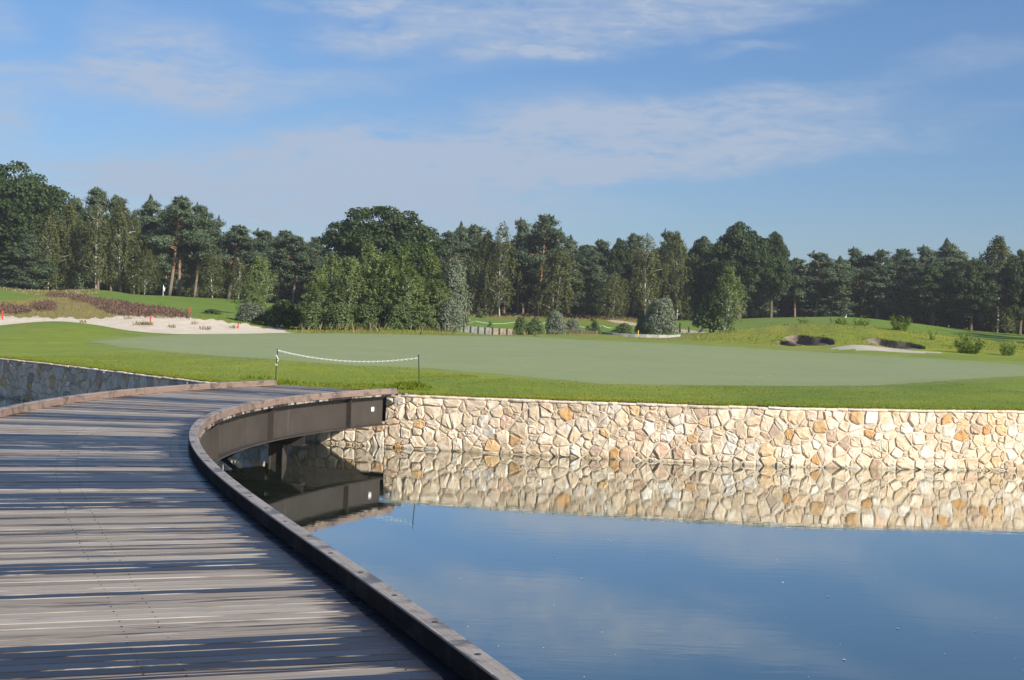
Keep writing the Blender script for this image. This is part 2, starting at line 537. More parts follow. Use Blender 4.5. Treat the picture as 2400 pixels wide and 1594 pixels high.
CH, CW = 0.115, 0.12                        # kerb height and width
M = {}
M['stone'] = stone_mat(); M['mortar'] = mortar_mat(); M['plank'] = plank_mat(); M['beam'] = beam_mat(); M['steel'] = steel_mat()
M['dark'] = simple_mat('dark_metal', (0.03, 0.03, 0.032), 0.5)
M['white'] = simple_mat('white_plastic', (0.80, 0.79, 0.76), 0.45, 0.06)
M['post'] = simple_mat('dark_green_post', (0.030, 0.038, 0.030), 0.5)
M['red'] = simple_mat('red_stake', (0.55, 0.06, 0.03), 0.5, 0.1)
M['concrete'] = simple_mat('pale_concrete', (0.34, 0.325, 0.31), 0.9, 0.25, 2.2, 0.3)
M['tan_board'] = simple_mat('tan_revetment', (0.40, 0.33, 0.25), 0.9, 0.25, 3.0, 0.3)
M['timber'] = simple_mat('dark_timber', (0.06, 0.05, 0.04), 0.8)
M['black'] = simple_mat('black_nylon', (0.012, 0.014, 0.020), 0.6)
M['navy'] = simple_mat('navy_nylon', (0.012, 0.022, 0.05), 0.6)
M['yellow'] = simple_mat('yellow_paint', (0.75, 0.42, 0.03), 0.5, 0.1)
M['flag'] = simple_mat('white_cloth', (0.75, 0.76, 0.78), 0.8, 0.05)
M['bark_pine'] = None
M['speck'] = simple_mat('pale_leaf', (0.55, 0.50, 0.40), 0.8, 0.3)
M['blade'] = leaf_mat('grass_blades', [(0.1, 0.15, 0.01), (0.175, 0.225, 0.014), (0.27, 0.275, 0.022)], 0.4)
M['rough'] = leaf_mat('rough_grass', [(0.105, 0.14, 0.01), (0.195, 0.22, 0.016), (0.29, 0.27, 0.05)], 0.35)
M['dry'] = leaf_mat('dry_grass', [(0.13, 0.13, 0.04), (0.26, 0.20, 0.09), (0.34, 0.27, 0.15)], 0.3)
M['heather'] = leaf_mat('heather', [(0.09, 0.066, 0.036), (0.15, 0.082, 0.062), (0.2, 0.108, 0.096)], 0.15)
M['oak'] = leaf_mat('oak_leaves', [(0.018, 0.034, 0.01), (0.036, 0.062, 0.017), (0.062, 0.092, 0.026)], 0.22)
M['pine'] = leaf_mat('pine_needles', [(0.044, 0.066, 0.034), (0.076, 0.108, 0.056), (0.124, 0.158, 0.086)], 0.12)
M['birch'] = leaf_mat('birch_leaves', [(0.06, 0.076, 0.026), (0.108, 0.124, 0.04), (0.17, 0.175, 0.062)], 0.38)
M['sapling'] = leaf_mat('sapling_leaves', [(0.105, 0.142, 0.058), (0.18, 0.23, 0.088), (0.29, 0.34, 0.122)], 0.42)
M['willow'] = leaf_mat('willow_leaves', [(0.105, 0.13, 0.085), (0.18, 0.21, 0.145), (0.27, 0.295, 0.225)], 0.25)
M['bush'] = leaf_mat('bush_leaves', [(0.07, 0.105, 0.042), (0.12, 0.165, 0.062), (0.185, 0.23, 0.09)], 0.35)
M['weed'] = leaf_mat('weed_leaves', [(0.08, 0.13, 0.02), (0.15, 0.21, 0.035), (0.24, 0.29, 0.06)], 0.35)


def bark_mat(name, low, high, z0, z1, flecks=None):
    m, t, out = new_mat(name)
    tc = t.n('ShaderNodeTexCoord')
    sp = t.n('ShaderNodeSeparateXYZ'); t.link(tc.outputs['Object'], sp.inputs[0])
    n = t.noise(t.mapping(tc.outputs['Object'], (6, 6, 1.5)), 1.0, 5, 0.65)
    c = t.mix(t.maprange(t.math('MULTIPLY_ADD', n, 2.0, sp.outputs[2]), z0, z1), low, high)
    c = t.mix(t.maprange(n, 0.5, 0.7, 0, 0.6), c, t.mix(1.0, c, (0.5, 0.5, 0.5), 'MULTIPLY'))
    if flecks:
        n2 = t.noise(t.mapping(tc.outputs['Object'], (3, 3, 5)), 1.0, 4, 0.7)
        c = t.mix(t.maprange(n2, 0.56, 0.64), c, flecks)
    principled(t, out, c, 0.9, 0.15, t.bump(n, 0.5, 0.05))
    return m


M['bark_pine'] = bark_mat('pine_bark', (0.20, 0.155, 0.12), (0.34, 0.19, 0.105), 3.0, 9.0)
M['bark_birch'] = bark_mat('birch_bark', (0.30, 0.28, 0.25), (0.58, 0.56, 0.52), 0.5, 2.5, (0.07, 0.06, 0.055))
M['bark_oak'] = bark_mat('oak_bark', (0.13, 0.105, 0.07), (0.10, 0.085, 0.06), 1.0, 6.0)

# ------------------------------------------------------------------ plan of the place: bridge curve and wall curve
ZD = 1.22                                   # deck level; the water lies at 0
CH, CW = 0.115, 0.12                        # kerb height and width
_r = [G(1088, 1594, ZD), G(789, 1358, ZD), G(600, 1225, ZD), G(449, 1065, ZD)] + \
     [G(x, y, ZD + CH) for x, y in ((447, 1037), (502, 962), (606.8, 939), (753.7, 921), (900.6, 911))]
_r = np.array(_r)
_pf = np.polyfit(_r[:, 1] - 18, _r[:, 0], 4)


def right_x(y):
    y = np.asarray(y, float)
    yc = np.clip(y, 6.9, 31.2) - 18
    return np.polyval(_pf, yc) + (y - 18 - yc) * np.polyval(np.polyder(_pf), yc)


_ys = np.linspace(-4, 33.2, 1500)
_rp = np.stack([right_x(_ys), _ys], -1)
_rs = np.concatenate([[0], np.cumsum(np.linalg.norm(np.diff(_rp, axis=0), axis=1))])


def rcurve(s):
    """point on the inner face of the kerb on the water side, its tangent and its normal towards the far kerb"""
    p = np.array([np.interp(s, _rs, _rp[:, 0]), np.interp(s, _rs, _rp[:, 1])])
    q = np.array([np.interp(s + .25, _rs, _rp[:, 0]), np.interp(s + .25, _rs, _rp[:, 1])])
    o = np.array([np.interp(s - .25, _rs, _rp[:, 0]), np.interp(s - .25, _rs, _rp[:, 1])])
    d = (q - o); d /= np.linalg.norm(d)
    return p, d, np.array([-d[1], d[0]])


S_END = float(np.interp(31.25, _ys, _rs))


def deck_width(s):
    return 2.93 + 0.20 * max(0.0, min(1.0, (s - (S_END - 8)) / 8))


_wp = np.array([(75, 54), (42, 40.5), (22, 34.6), (14, 32.35), (11.19, 31.67), (8.8, 31.12), (6.44, 30.78), (4.6, 30.76), (3.0, 30.9), (1.2, 31.1), (-0.2, 31.32), (-1.77, 31.61), (-2.7, 31.87),
                (-4.0, 32.3), (-5.4, 33.0), (-6.89, 34.2), (-8.5, 35.95), (-10.25, 37.98), (-12.7, 40.75), (-15.38, 43.65), (-19, 47.6), (-24, 53), (-34, 64), (-60, 92)])


def catmull(P, n):
    out = []
    Q = np.vstack([2 * P[0] - P[1], P, 2 * P[-1] - P[-2]])
    for i in range(1, len(Q) - 2):
        for k in range(n):
            t = k / n
            a, b, c, d = Q[i - 1], Q[i], Q[i + 1], Q[i + 2]
            out.append(0.5 * (2 * b + (c - a) * t + (2 * a - 5 * b + 4 * c - d) * t * t + (3 * b - a - 3 * c + d) * t ** 3))
    out.append(P[-1])
    return np.array(out)


_wc = catmull(_wp, 14)
_ws = np.concatenate([[0], np.cumsum(np.linalg.norm(np.diff(_wc, axis=0), axis=1))])
_ws -= np.interp(0, -(_wc[:, 0] + 2.70), _ws)       # s = 0 at the corner beside the bridge; negative to the right


def wcurve(s):
    """point on the wall's face, its outward normal (towards the water)"""
    f = lambda v: np.array([np.interp(v, _ws, _wc[:, 0]), np.interp(v, _ws, _wc[:, 1])])
    d = f(s + .2) - f(s - .2); d /= np.linalg.norm(d)
    n = np.array([-d[1], d[0]])      # the curve runs from right to left
    return f(s), (n if n @ -f(s) > 0 else -n)


def wall_top(s):
    """the coping is a little higher to the right"""
    return float(np.interp(s, [-40, -14, -5.5, 0, 5, 16, 60], [1.36, 1.31, 1.215, 1.165, 1.15, 1.165, 1.2]))


# ------------------------------------------------------------------ the ground
def tps_fit(P, V, lam=1e-3):
    n = len(P)
    d = np.linalg.norm(P[:, None] - P[None], axis=-1)
    K = np.where(d > 0, d ** 2 * np.log(d + 1e-12), 0) + lam * np.eye(n)
    A = np.zeros((n + 3, n + 3)); A[:n, :n] = K
    A[:n, n] = 1; A[:n, n + 1:] = P; A[n, :n] = 1; A[n + 1:, :n] = P.T
    sol = np.linalg.solve(A, np.concatenate([V, np.zeros(3)]))
    return sol


def warp(X, Y):
    return np.stack([np.arctan2(X, Y) * 5.0, np.log(np.maximum(Y, 5)) * 2.2], -1)


_ctl = []
for s in (-60, -30, -20, -14, -10, -7, -4, -1.5, 0, 2, 4, 6.5, 9, 12, 16, 21, 30, 45):
    p, n = wcurve(s)
    q = p - n * 0.5
    _ctl.append((q[0], q[1], wall_top(s) + 0.035))
    q = p - n * 2.5
    _ctl.append((q[0], q[1], wall_top(s) + 0.085))
for (px, py, dep) in [
        # green front and back edge, fringe
        (1230, 882, 41.5), (1837, 902, 40), (2400, 878, 43), (650, 842, 42.5), (230, 802, 54), (1200, 789, 80), (800, 784, 80), (500, 783, 77),
        (1600, 802, 80), (1837, 821, 75), (2176, 840, 71), (2400, 856, 67), (800, 820, 55), (1600, 850, 54),
        # hump at the far left of the fringe
        (0, 772, 60), (130, 753, 64), (230, 762, 66), (300, 776, 65), (400, 783, 67), (560, 783, 74), (670, 781, 78),
        (-200, 800, 60), (60, 800, 54),
        # sand
        (400, 741, 108), (130, 746, 105), (0, 742, 105), (600, 766, 105), (690, 778, 95), (250, 746, 106), (500, 751, 107),
        # heath and mounds behind
        (0, 678, 150), (80, 692, 152), (170, 690, 152), (240, 681, 157), (330, 693, 162), (420, 698, 166), (560, 705, 172), (-200, 665, 150),
        (100, 716, 125), (300, 722, 128), (430, 728, 128), (560, 735, 126), (-150, 720, 125),
        (100, 690, 205), (350, 697, 205), (560, 706, 205),
        # birches, crest behind the green, dip, fairway behind
        (760, 772, 100), (900, 773, 100), (1050, 777, 100), (800, 782, 86), (1000, 785, 88), (1100, 788, 88), (1200, 790, 88), (1330, 783, 94), (1410, 786, 96), (1500, 793, 94), (1580, 795, 94),
        (700, 750, 150), (900, 748, 150), (1150, 759, 150), (1150, 745, 185), (1150, 737, 205), (1450, 767, 165), (1450, 754, 185), (1450, 744, 205),
        (1600, 779, 166), (1700, 753, 190), (1740, 748, 200), (1560, 757, 190),
        # mound with the bunkers
        (1702, 779, 98), (1800, 771, 98), (1888, 767, 98), (1973, 769, 98), (2108, 781, 93), (2210, 812, 84), (2271, 826, 79), (1640, 790, 92),
        (1850, 815, 79), (2050, 823, 76), (1888, 790, 88), (2050, 795, 87),
        (1900, 757, 150), (1900, 747, 178), (2000, 752, 165), (2000, 744, 195), (2300, 803, 118), (2300, 790, 150), (2300, 780, 188), (2420, 800, 128), (2150, 772, 150), (2600, 800, 150)]:
    q = PD(px, py, dep)
    _ctl.append((q[0], q[1], q[2]))
for (px, dep, drop) in [(130, 76, 1.6), (0, 76, 1.6), (300, 78, 1.7), (400, 82, 1.7), (560, 86, 1.75), (-200, 80, 1.6), (1150, 120, 1.85), (1000, 122, 1.7), (1300, 122, 1.5), (1500, 128, 1.75), (1580, 128, 1.7), (1150, 138, 1.9), (1500, 120, 1.75), (1580, 122, 1.75), (1100, 112, 1.85), (1210, 112, 1.85),
                        (1888, 115, .75), (2050, 115, 0.9), (1700, 120, .9), (700, 120, 1.4), (200, 300, -1.5), (1200, 300, -.6), (2200, 300, -.4), (-600, 300, -1.2), (3000, 300, -.2), (3000, 120, .9), (3000, 60, 1.3), (-900, 120, 1.0)]:
    q = PD(px, 742, dep)
    _ctl.append((q[0], q[1], EYE - drop))
_ctl = np.array(_ctl)
_cp = warp(_ctl[:, 0], _ctl[:, 1])
_sol = tps_fit(_cp, _ctl[:, 2])


def smooth01(x):
    x = np.clip(x, 0, 1)
    return x * x * (3 - 2 * x)


def base_height(X, Y):
    X, Y = np.asarray(X, float), np.asarray(Y, float)
    shp = X.shape
    Q = warp(X.ravel(), np.minimum(Y.ravel(), 320))
    out = np.empty(len(Q))
    n = len(_cp)
    for i in range(0, len(Q), 20000):
        q = Q[i:i + 20000]
        r2 = ((q[:, None] - _cp[None]) ** 2).sum(-1)
        out[i:i + 20000] = (0.5 * r2 * np.log(r2 + 1e-12)) @ _sol[:n] + _sol[n] + q @ _sol[n + 1:]
    out = np.clip(out, 0.5, 6.0)
    return out.reshape(shp)


def pit(X, Y, cx, cy, rx, ry):
    """how deep inside a bunker pit with a crisp, slightly wavy rim"""
    u, v = (X - cx) / rx, (Y - cy) / ry
    ang = np.arctan2(v, u)
    r = np.sqrt(u * u + v * v) / (1 + 0.10 * np.sin(3 * ang + 1) + 0.06 * np.sin(5 * ang))
    return r


BUNK = []
for (px, dep, rx, ry) in [(1898, 85.0, 1.35, 3.6), (2100, 83.0, 1.50, 3.8), (1846, 83.0, 0.75, 2.2)]:
    q = PD(px, 800, dep)
    BUNK.append((q[0], q[1], rx, ry))
_sandq = PD(2005, 812, 78.2)


def height(X, Y):
    X, Y = np.asarray(X, float), np.asarray(Y, float)
    h = base_height(X, Y)
    und = 0.03 * np.sin(X * 0.55 + 1.3 * np.sin(Y * .21)) * np.sin(Y * 0.37 + 0.8 * np.sin(X * .3))
    h = h + und * smooth01((Y - 60) / 40) * 1.6
    rough = np.sin(X * 2.1 + Y * .7) * np.sin(Y * 1.3 - X * .9) * 0.06 + np.sin(X * .8 + 1) * np.sin(Y * .55 + X * .3) * 0.09
    rough = rough * (.25 + .75 * smooth01((X / Y * FOC + 1200 - 1600) / 80))
    h = h + rough * smooth01((Y - 84) / 10) * smooth01((125 - Y) / 20)
    mq = PD(1960, 780, 95)
    h = h + 0.30 * np.exp(-((X - mq[0]) / 4.5) ** 2 - ((Y - 94) / 6.5) ** 2)
    for i, (cx, cy, rx, ry) in enumerate(BUNK):
        r = pit(X, Y, cx, cy, rx, ry)
        fl = (1.72 if i == 0 else 1.66 if i == 1 else 1.76) + 0.10 * smooth01((Y - cy + ry * .5) / ry) + 0.22 * smooth01((np.abs(X - cx + 0.3) / rx - .45) / .5) * (Y > cy - 1)
        k = smooth01((1.0 - r) / 0.10)
        h = np.where(h > fl, h * (1 - k) + fl * k, h)
    g = np.exp(-((X - _sandq[0]) / 1.25) ** 2 - ((Y - _sandq[1]) / 2.2) ** 2)
    h = h + 0.22 * g
    return h


def hz(x, y):
    return float(height(np.array([x]), np.array([y]))[0])


def poly_soft(px, py, poly, soft):
    """1 inside the outline, 0 outside, with a soft rim (photo pixels)"""
    P = np.array(poly, float)
    inside = np.zeros(px.shape, bool)
    dmin = np.full(px.shape, 1e9)
    for i in range(len(P)):
        (x0, y0), (x1, y1) = P[i], P[(i + 1) % len(P)]
        c = ((y0 > py) != (y1 > py)) & (px < (x1 - x0) * (py - y0) / (y1 - y0 + 1e-12) + x0)
        inside ^= c
        ex, ey = x1 - x0, y1 - y0
        t = np.clip(((px - x0) * ex + (py - y0) * ey) / (ex * ex + ey * ey + 1e-9), 0, 1)
        dmin = np.minimum(dmin, np.hypot(px - x0 - t * ex, py - y0 - t * ey))
    return smooth01(0.5 + np.where(inside, dmin, -dmin) / (2 * soft))


GREEN = [(212, 800), (339, 789), (500, 782), (800, 782), (1200, 789), (1600, 807), (1837, 821), (2176, 840), (2420, 857), (2750, 878), (2750, 892), (2420, 880),
         (2300, 886), (2210, 893), (2040, 904), (1837, 904), (1600, 902), (1410, 899), (1230, 882), (1050, 867), (980, 861), (800, 854), (650, 842), (500, 833), (380, 822), (280, 812)]
SAND = [(-300, 738), (0, 742), (150, 745), (240, 748), (262, 740), (330, 740), (400, 741), (500, 750), (600, 764), (660, 771), (686, 780), (640, 790), (300, 800), (-300, 800)]
HEATH = [(-300, 700), (0, 706), (60, 702), (150, 693), (184, 696), (252, 705), (356, 722), (445, 737), (452, 750), (290, 747), (150, 747), (0, 744), (-300, 742)]
HEATHER1 = [(160, 694), (184, 697), (252, 706), (356, 723), (436, 738), (446, 746), (296, 741), (255, 733), (207, 710), (170, 703)]
HEATHER2 = [(70, 716), (105, 711), (132, 716), (132, 726), (90, 730)]
HEATHER3 = [(-200, 722), (0, 720), (70, 724), (74, 732), (40, 736), (0, 734), (-200, 736)]
HEATHER4 = [(105, 690), (150, 690), (165, 696), (120, 697)]
TONGUE = [(1945, 818), (1962, 813), (2000, 808), (2040, 810), (2080, 815), (2140, 822), (2225, 827), (2150, 827.5), (2050, 821)]
PATH = [(1418, 749), (1440, 749), (1505, 760), (1560, 768), (1620, 774), (1665, 780), (1600, 781), (1540, 772), (1490, 764), (1440, 756)]


def build_ground():
    ts = np.concatenate([np.linspace(-0.66, -0.40, 18)[:-1], np.arange(-0.40, 0.40, 0.0013), np.linspace(0.40, 1.35, 40)])
    tw = _wc[:, 0] / _wc[:, 1]
    o = np.argsort(tw)
    Y0 = np.interp(ts, tw[o], _wc[o, 1])
    gg = np.unique(np.concatenate([np.linspace(0, 1, 260) ** 1.06, np.linspace(.385, .465, 150)]))
    last = len(gg) - 1
    gro = np.concatenate([gg, [1.08, 1.2, 1.4, 1.7, 2.0]])
    off = np.interp(ts, [-0.2, -0.17, -0.085, -0.075], [0.16, 0.75, 0.75, 0.16])       # the deck rests on the seat behind the wall
    start = Y0 + off
    Y = start[:, None] * np.exp(gro[None] * np.log(330.0 / start)[:, None])
    X = ts[:, None] * Y
    Z = height(X, Y)
    Z = np.where(gro[None] > 1.0, Z[:, [last]] + 0 * Z, Z)
    # front rim turned down behind the wall
    px, py = proj(X, Y, Z)
    near = Y < 100
    # albedo by what grows there
    fr = np.array([0.162, 0.222, 0.006]); fr2 = np.array([0.118, 0.182, 0.009]); yel = np.array([0.230, 0.220, 0.008])
    fair = np.array([0.112, 0.192, 0.010]); rough = np.array([0.190, 0.198, 0.018]); tan = np.array([0.225, 0.170, 0.085]); floor_ = np.array([0.050, 0.042, 0.025])
    C = np.broadcast_to(fr, X.shape + (3,)).copy()

    def lay(mask, col):
        nonlocal C
        C = C * (1 - mask[..., None]) + np.asarray(col) * mask[..., None]
    nz = 0.5 + 0.5 * np.sin(X * .9 + 2 * np.sin(Y * .23)) * np.sin(Y * .31 + 1.5 * np.sin(X * .4))
    lay(smooth01((Y - start[:, None]) / 1.2) * -1 + 1, yel)
    lay((px < 420) * smooth01((px + 100) / 200) * smooth01((Y - 56) / 5) * (Y < 80) * 0.7, fr2)
    lay(smooth01((px - 1500) / 300) * smooth01((46 - Y) / 6) * .7, fr2)
    # collar round the green
    lay(poly_soft(px, py, GREEN, 9) * (Y < 95) * .6, np.array([0.135, 0.200, 0.045]))
    lay(smooth01((Y - 82) / 8) * (Y < 116) * (0.35 + .4 * nz), rough)
    lay(smooth01((Y - 100) / 15) * (px < 700), fair * .95)
    far = smooth01((Y - 118) / 8) * (px >= 640)
    lay(far, fair)
    # dry rough between the fairway and the wood
    lay(far * smooth01((Y - 166) / 14) * smooth01((1600 - px) / 60) * .85, rough * .9)
    lay(far * smooth01((Y - 186) / 10) * smooth01((1560 - px) / 60) * .8, tan * .8)
    lay(poly_soft(px, py, HEATH, 6) * (Y > 95) * (Y < 175), rough * np.array([1.15, .95, 1.1]))
    lay(poly_soft(px, py, HEATH, 6) * (Y > 95) * (Y < 175) * nz * .6, tan)
    lay(smooth01((Y - 208) / 8), floor_)
    for poly in (HEATHER1, HEATHER2, HEATHER3, HEATHER4):
        lay(poly_soft(px, py, poly, 4) * (Y > 95) * (Y < 175) * .8, np.array([0.10, 0.055, 0.05]))
    # rim of yellower, longer grass right behind the green
    lay(smooth01(1 - np.abs(Y - 82) / 4) * (px > 500) * .5, yel)

    gmask = poly_soft(px, py, GREEN, 15) * (Y < 100)
    lay(gmask, np.array([0.176, 0.214, 0.084]))
    nc, nr = X.shape
    V = np.stack([X, Y, Z], -1)
    idx = np.arange(nc * nr).reshape(nc, nr)
    q = np.stack([idx[:-1, :-1], idx[1:, :-1], idx[1:, 1:], idx[:-1, 1:]], -1)
    mid = lambda A: (A[:-1, :-1] + A[1:, :-1] + A[1:, 1:] + A[:-1, 1:]) / 4
    mx, my, mY, mX = mid(px), mid(py), mid(Y), mid(X)
    zone = np.zeros(mx.shape, int)
    zone[(poly_soft(mx, my, GREEN, .5) > .5) & (mY < 95)] = 1
    wig = 2.0 * np.sin(mx * .09) + 1.4 * np.sin(mx * .23 + 1)
    zone[(poly_soft(mx, my + wig, SAND, .5) > .5) & (mY > 78) & (mY < 116)] = 2
    zone[(poly_soft(mx, my, TONGUE, .5) > .5) & (mY < 90)] = 3
    for (cx, cy, rx, ry) in BUNK:
        zone[(pit(mX, mY, cx, cy, rx, ry) < 1.0) & (zone == 0)] = 4
    zone[(poly_soft(mx, my, PATH, .5) > .5) & (mY > 140) & (mY < 200)] = 5
    names = ['ground', 'putting_green', 'sand_waste', 'sand', 'bunker', 'path']
    mats = [ground_mat('turf'), ground_mat('fine_turf', green=True), sand_mat('pale_sand', (0.52, 0.44, 0.34), (0.72, 0.64, 0.52)), sand_mat('bunker_sand', (0.40, 0.37, 0.29), (0.47, 0.44, 0.36)),
            sand_mat('bunker_earth', (0.060, 0.047, 0.036), (0.235, 0.195, 0.150)), sand_mat('path_sand', (0.40, 0.32, 0.21), (0.52, 0.43, 0.30))]
    Vf, Cf = V.reshape(-1, 3), C.reshape(-1, 3)
    gn = np.array([0.176, 0.214, 0.084])
    for zi, (nm, mt) in enumerate(zip(names, mats)):
        F = q[zone == zi].reshape(-1, 4)
        if not len(F): continue
        u, inv = np.unique(F, return_inverse=True)
        col = Cf[u]
        me = mesh_np(nm, Vf[u], inv.reshape(-1, 4), True, [mt], vcol=col)
        tag(obj(nm, me), kind='structure')
    return


build_ground()

# pond
_n = 40
mb = MB()
mb.add([(-400, -600, 0), (500, -600, 0), (500, 120, 0), (-400, 120, 0)], [(0, 1, 2, 3)])
tag(mb.build('water', water_mat()), kind='structure')

# ------------------------------------------------------------------ fieldstone retaining walls
def clip_poly(poly, nx, ny, c):
    """keep the side nx*x + ny*y <= c"""
    out = []
    for i in range(len(poly)):
        a, b = poly[i], poly[(i + 1) % len(poly)]
        da, db = nx * a[0] + ny * a[1] - c, nx * b[0] + ny * b[1] - c
        if da <= 0: out.append(a)
        if (da < 0 < db) or (db < 0 < da):
            t = da / (da - db)
            out.append((a[0] + (b[0] - a[0]) * t, a[1] + (b[1] - a[1]) * t))
    return out


def stone_cells(s0, s1, z0, ztop, pitch_s, pitch_z, rnd, gap=0.011):
    seeds = []
    row, z = 0, z0 + pitch_z * 0.35
    while z < 1.42:
        s = s0 + rnd.uniform(0, pitch_s)
        while s < s1:
            zz = z + rnd.uniform(-.36, .36) * pitch_z
            if zz < ztop(s) - 0.02: seeds.append((s + rnd.uniform(-.2, .2) * pitch_s, zz, rnd.choice((.0, .0, .03, .06, .09, -.04, -.06))))
            s += pitch_s * rnd.choice((0.62, 0.8, 0.95, 1.0, 1.25, 1.5))
        z += pitch_z
        row += 1
    cells = []
    for i, (sx, sz, w) in enumerate(seeds):
        t = ztop(sx)
        poly = [(max(s0, sx - .8), z0), (min(s1, sx + .8), z0), (min(s1, sx + .8), t), (max(s0, sx - .8), t)]
        for j, (ox, oz, w2) in enumerate(seeds):
            if i == j or abs(ox - sx) > 1.3: continue
            dx, dz = ox - sx, oz - sz
            L = math.hypot(dx, dz)
            if L > 1.4 or L < 1e-6: continue
            nx, nz = dx / L, dz / L
            d = L / 2 + (w - w2) * .5 - gap * rnd.uniform(.4, 1.5)
            poly = clip_poly(poly, nx, nz, nx * sx + nz * sz + d)
            if len(poly) < 3: break
        if len(poly) < 3: continue
        A = abs(sum(poly[k][0] * poly[(k + 1) % len(poly)][1] - poly[(k + 1) % len(poly)][0] * poly[k][1] for k in range(len(poly)))) / 2
        if A > 0.006: cells.append((poly, A))
    return cells


WARM = [(0.78, 0.70, 0.58)] * 7 + [(0.79, 0.76, 0.70)] * 5 + [(0.79, 0.69, 0.56)] * 6 + [(0.72, 0.62, 0.48)] * 5 + [(0.66, 0.48, 0.28), (0.62, 0.40, 0.20), (0.72, 0.56, 0.44), (0.56, 0.45, 0.36), (0.74, 0.58, 0.38), (0.64, 0.57, 0.48), (0.74, 0.62, 0.48)]
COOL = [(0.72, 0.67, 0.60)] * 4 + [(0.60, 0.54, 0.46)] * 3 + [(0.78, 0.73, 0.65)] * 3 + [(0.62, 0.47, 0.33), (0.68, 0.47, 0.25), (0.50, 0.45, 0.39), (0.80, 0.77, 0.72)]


def stone_mesh(poly, rnd, to_world, proud):
    """a rough, bulging stone face on its outline"""
    n = len(poly)
    ring = []
    for k in range(n):
        p, a, b = poly[k], poly[k - 1], poly[(k + 1) % n]
        f1, f2 = rnd.uniform(.04, .26), rnd.uniform(.04, .26)
        ring.append((p[0] + (a[0] - p[0]) * f1, p[1] + (a[1] - p[1]) * f1))
        ring.append((p[0] + (b[0] - p[0]) * f2, p[1] + (b[1] - p[1]) * f2))
    cx = sum(p[0] for p in ring) / len(ring); cz = sum(p[1] for p in ring) / len(ring)
    m = len(ring)
    size = math.sqrt(abs(sum(ring[k][0] * ring[(k + 1) % m][1] - ring[(k + 1) % m][0] * ring[k][1] for k in range(m))) / 2)
    tx, tz = rnd.uniform(-.10, .10), rnd.uniform(-.10, .10)
    V = []
    specs = [(1.0, -0.07, 0), (1.0, 0.000, .003), (0.95, 0.70, .008), (0.74, 0.98, .013)]
    for (k, hgt, jit) in specs:
        for (x, z) in ring:
            dx, dz = (x - cx) * k, (z - cz) * k
            o = hgt if hgt < 0 else proud * hgt + (dx * tx + dz * tz) + rnd.uniform(-jit, jit)
            V.append((cx + dx + rnd.uniform(-jit, jit) * .6, cz + dz + rnd.uniform(-jit, jit) * .6, o))
    V.append((cx, cz, proud * rnd.uniform(.85, 1.15)))
    W = [to_world(x, z, o) for x, z, o in V]
    c = to_world(cx, cz, 0)
    F = []
    for r in range(len(specs) - 1):
        for k in range(m):
            k2 = (k + 1) % m
            F.append((r * m + k, r * m + k2, (r + 1) * m + k2, (r + 1) * m + k))
    r = (len(specs) - 1) * m
    for k in range(m): F.append((r + k, r + (k + 1) % m, len(V) - 1))
    me = bpy.data.meshes.new('stone')
    me.from_pydata([tuple(np.array(w) - c) for w in W], [], F)
    me.materials.append(M['stone'])
    me.update()
    return me, c


def wall_to_world(s, z, o):
    p, n = wcurve(s)
    return np.array([p[0] + n[0] * o, p[1] + n[1] * o, z])


SEAT = (0.03, 3.55)       # where the deck comes ashore the wall is lower


def left_top(s):
    return 0.56 if SEAT[0] < s < SEAT[1] else wall_top(s)


def wall_body(name, spans, parent, top_fn):
    mb = MB()
    for (a, b, front, thick, top_off) in spans:
        N = max(2, int((b - a) / 0.45))
        ss = np.linspace(a, b, N + 1)
        vs, fs = [], []
        for s in ss:
            p, n = wcurve(s)
            t = top_fn(s) + top_off
            for (o, z) in ((front, -1.2), (front, t), (front - thick, t), (front - thick, -1.2)):
                vs.append((p[0] + n[0] * o, p[1] + n[1] * o, z))
        for i in range(N):
            for k in range(4):
                k2 = (k + 1) % 4
                fs.append((i * 4 + k, i * 4 + k2, (i + 1) * 4 + k2, (i + 1) * 4 + k))
        fs.append((0, 1, 2, 3)); fs.append((N * 4 + 3, N * 4 + 2, N * 4 + 1, N * 4))
        mb.add(vs, fs)
    return mb.build(name, M['mortar'], parent)


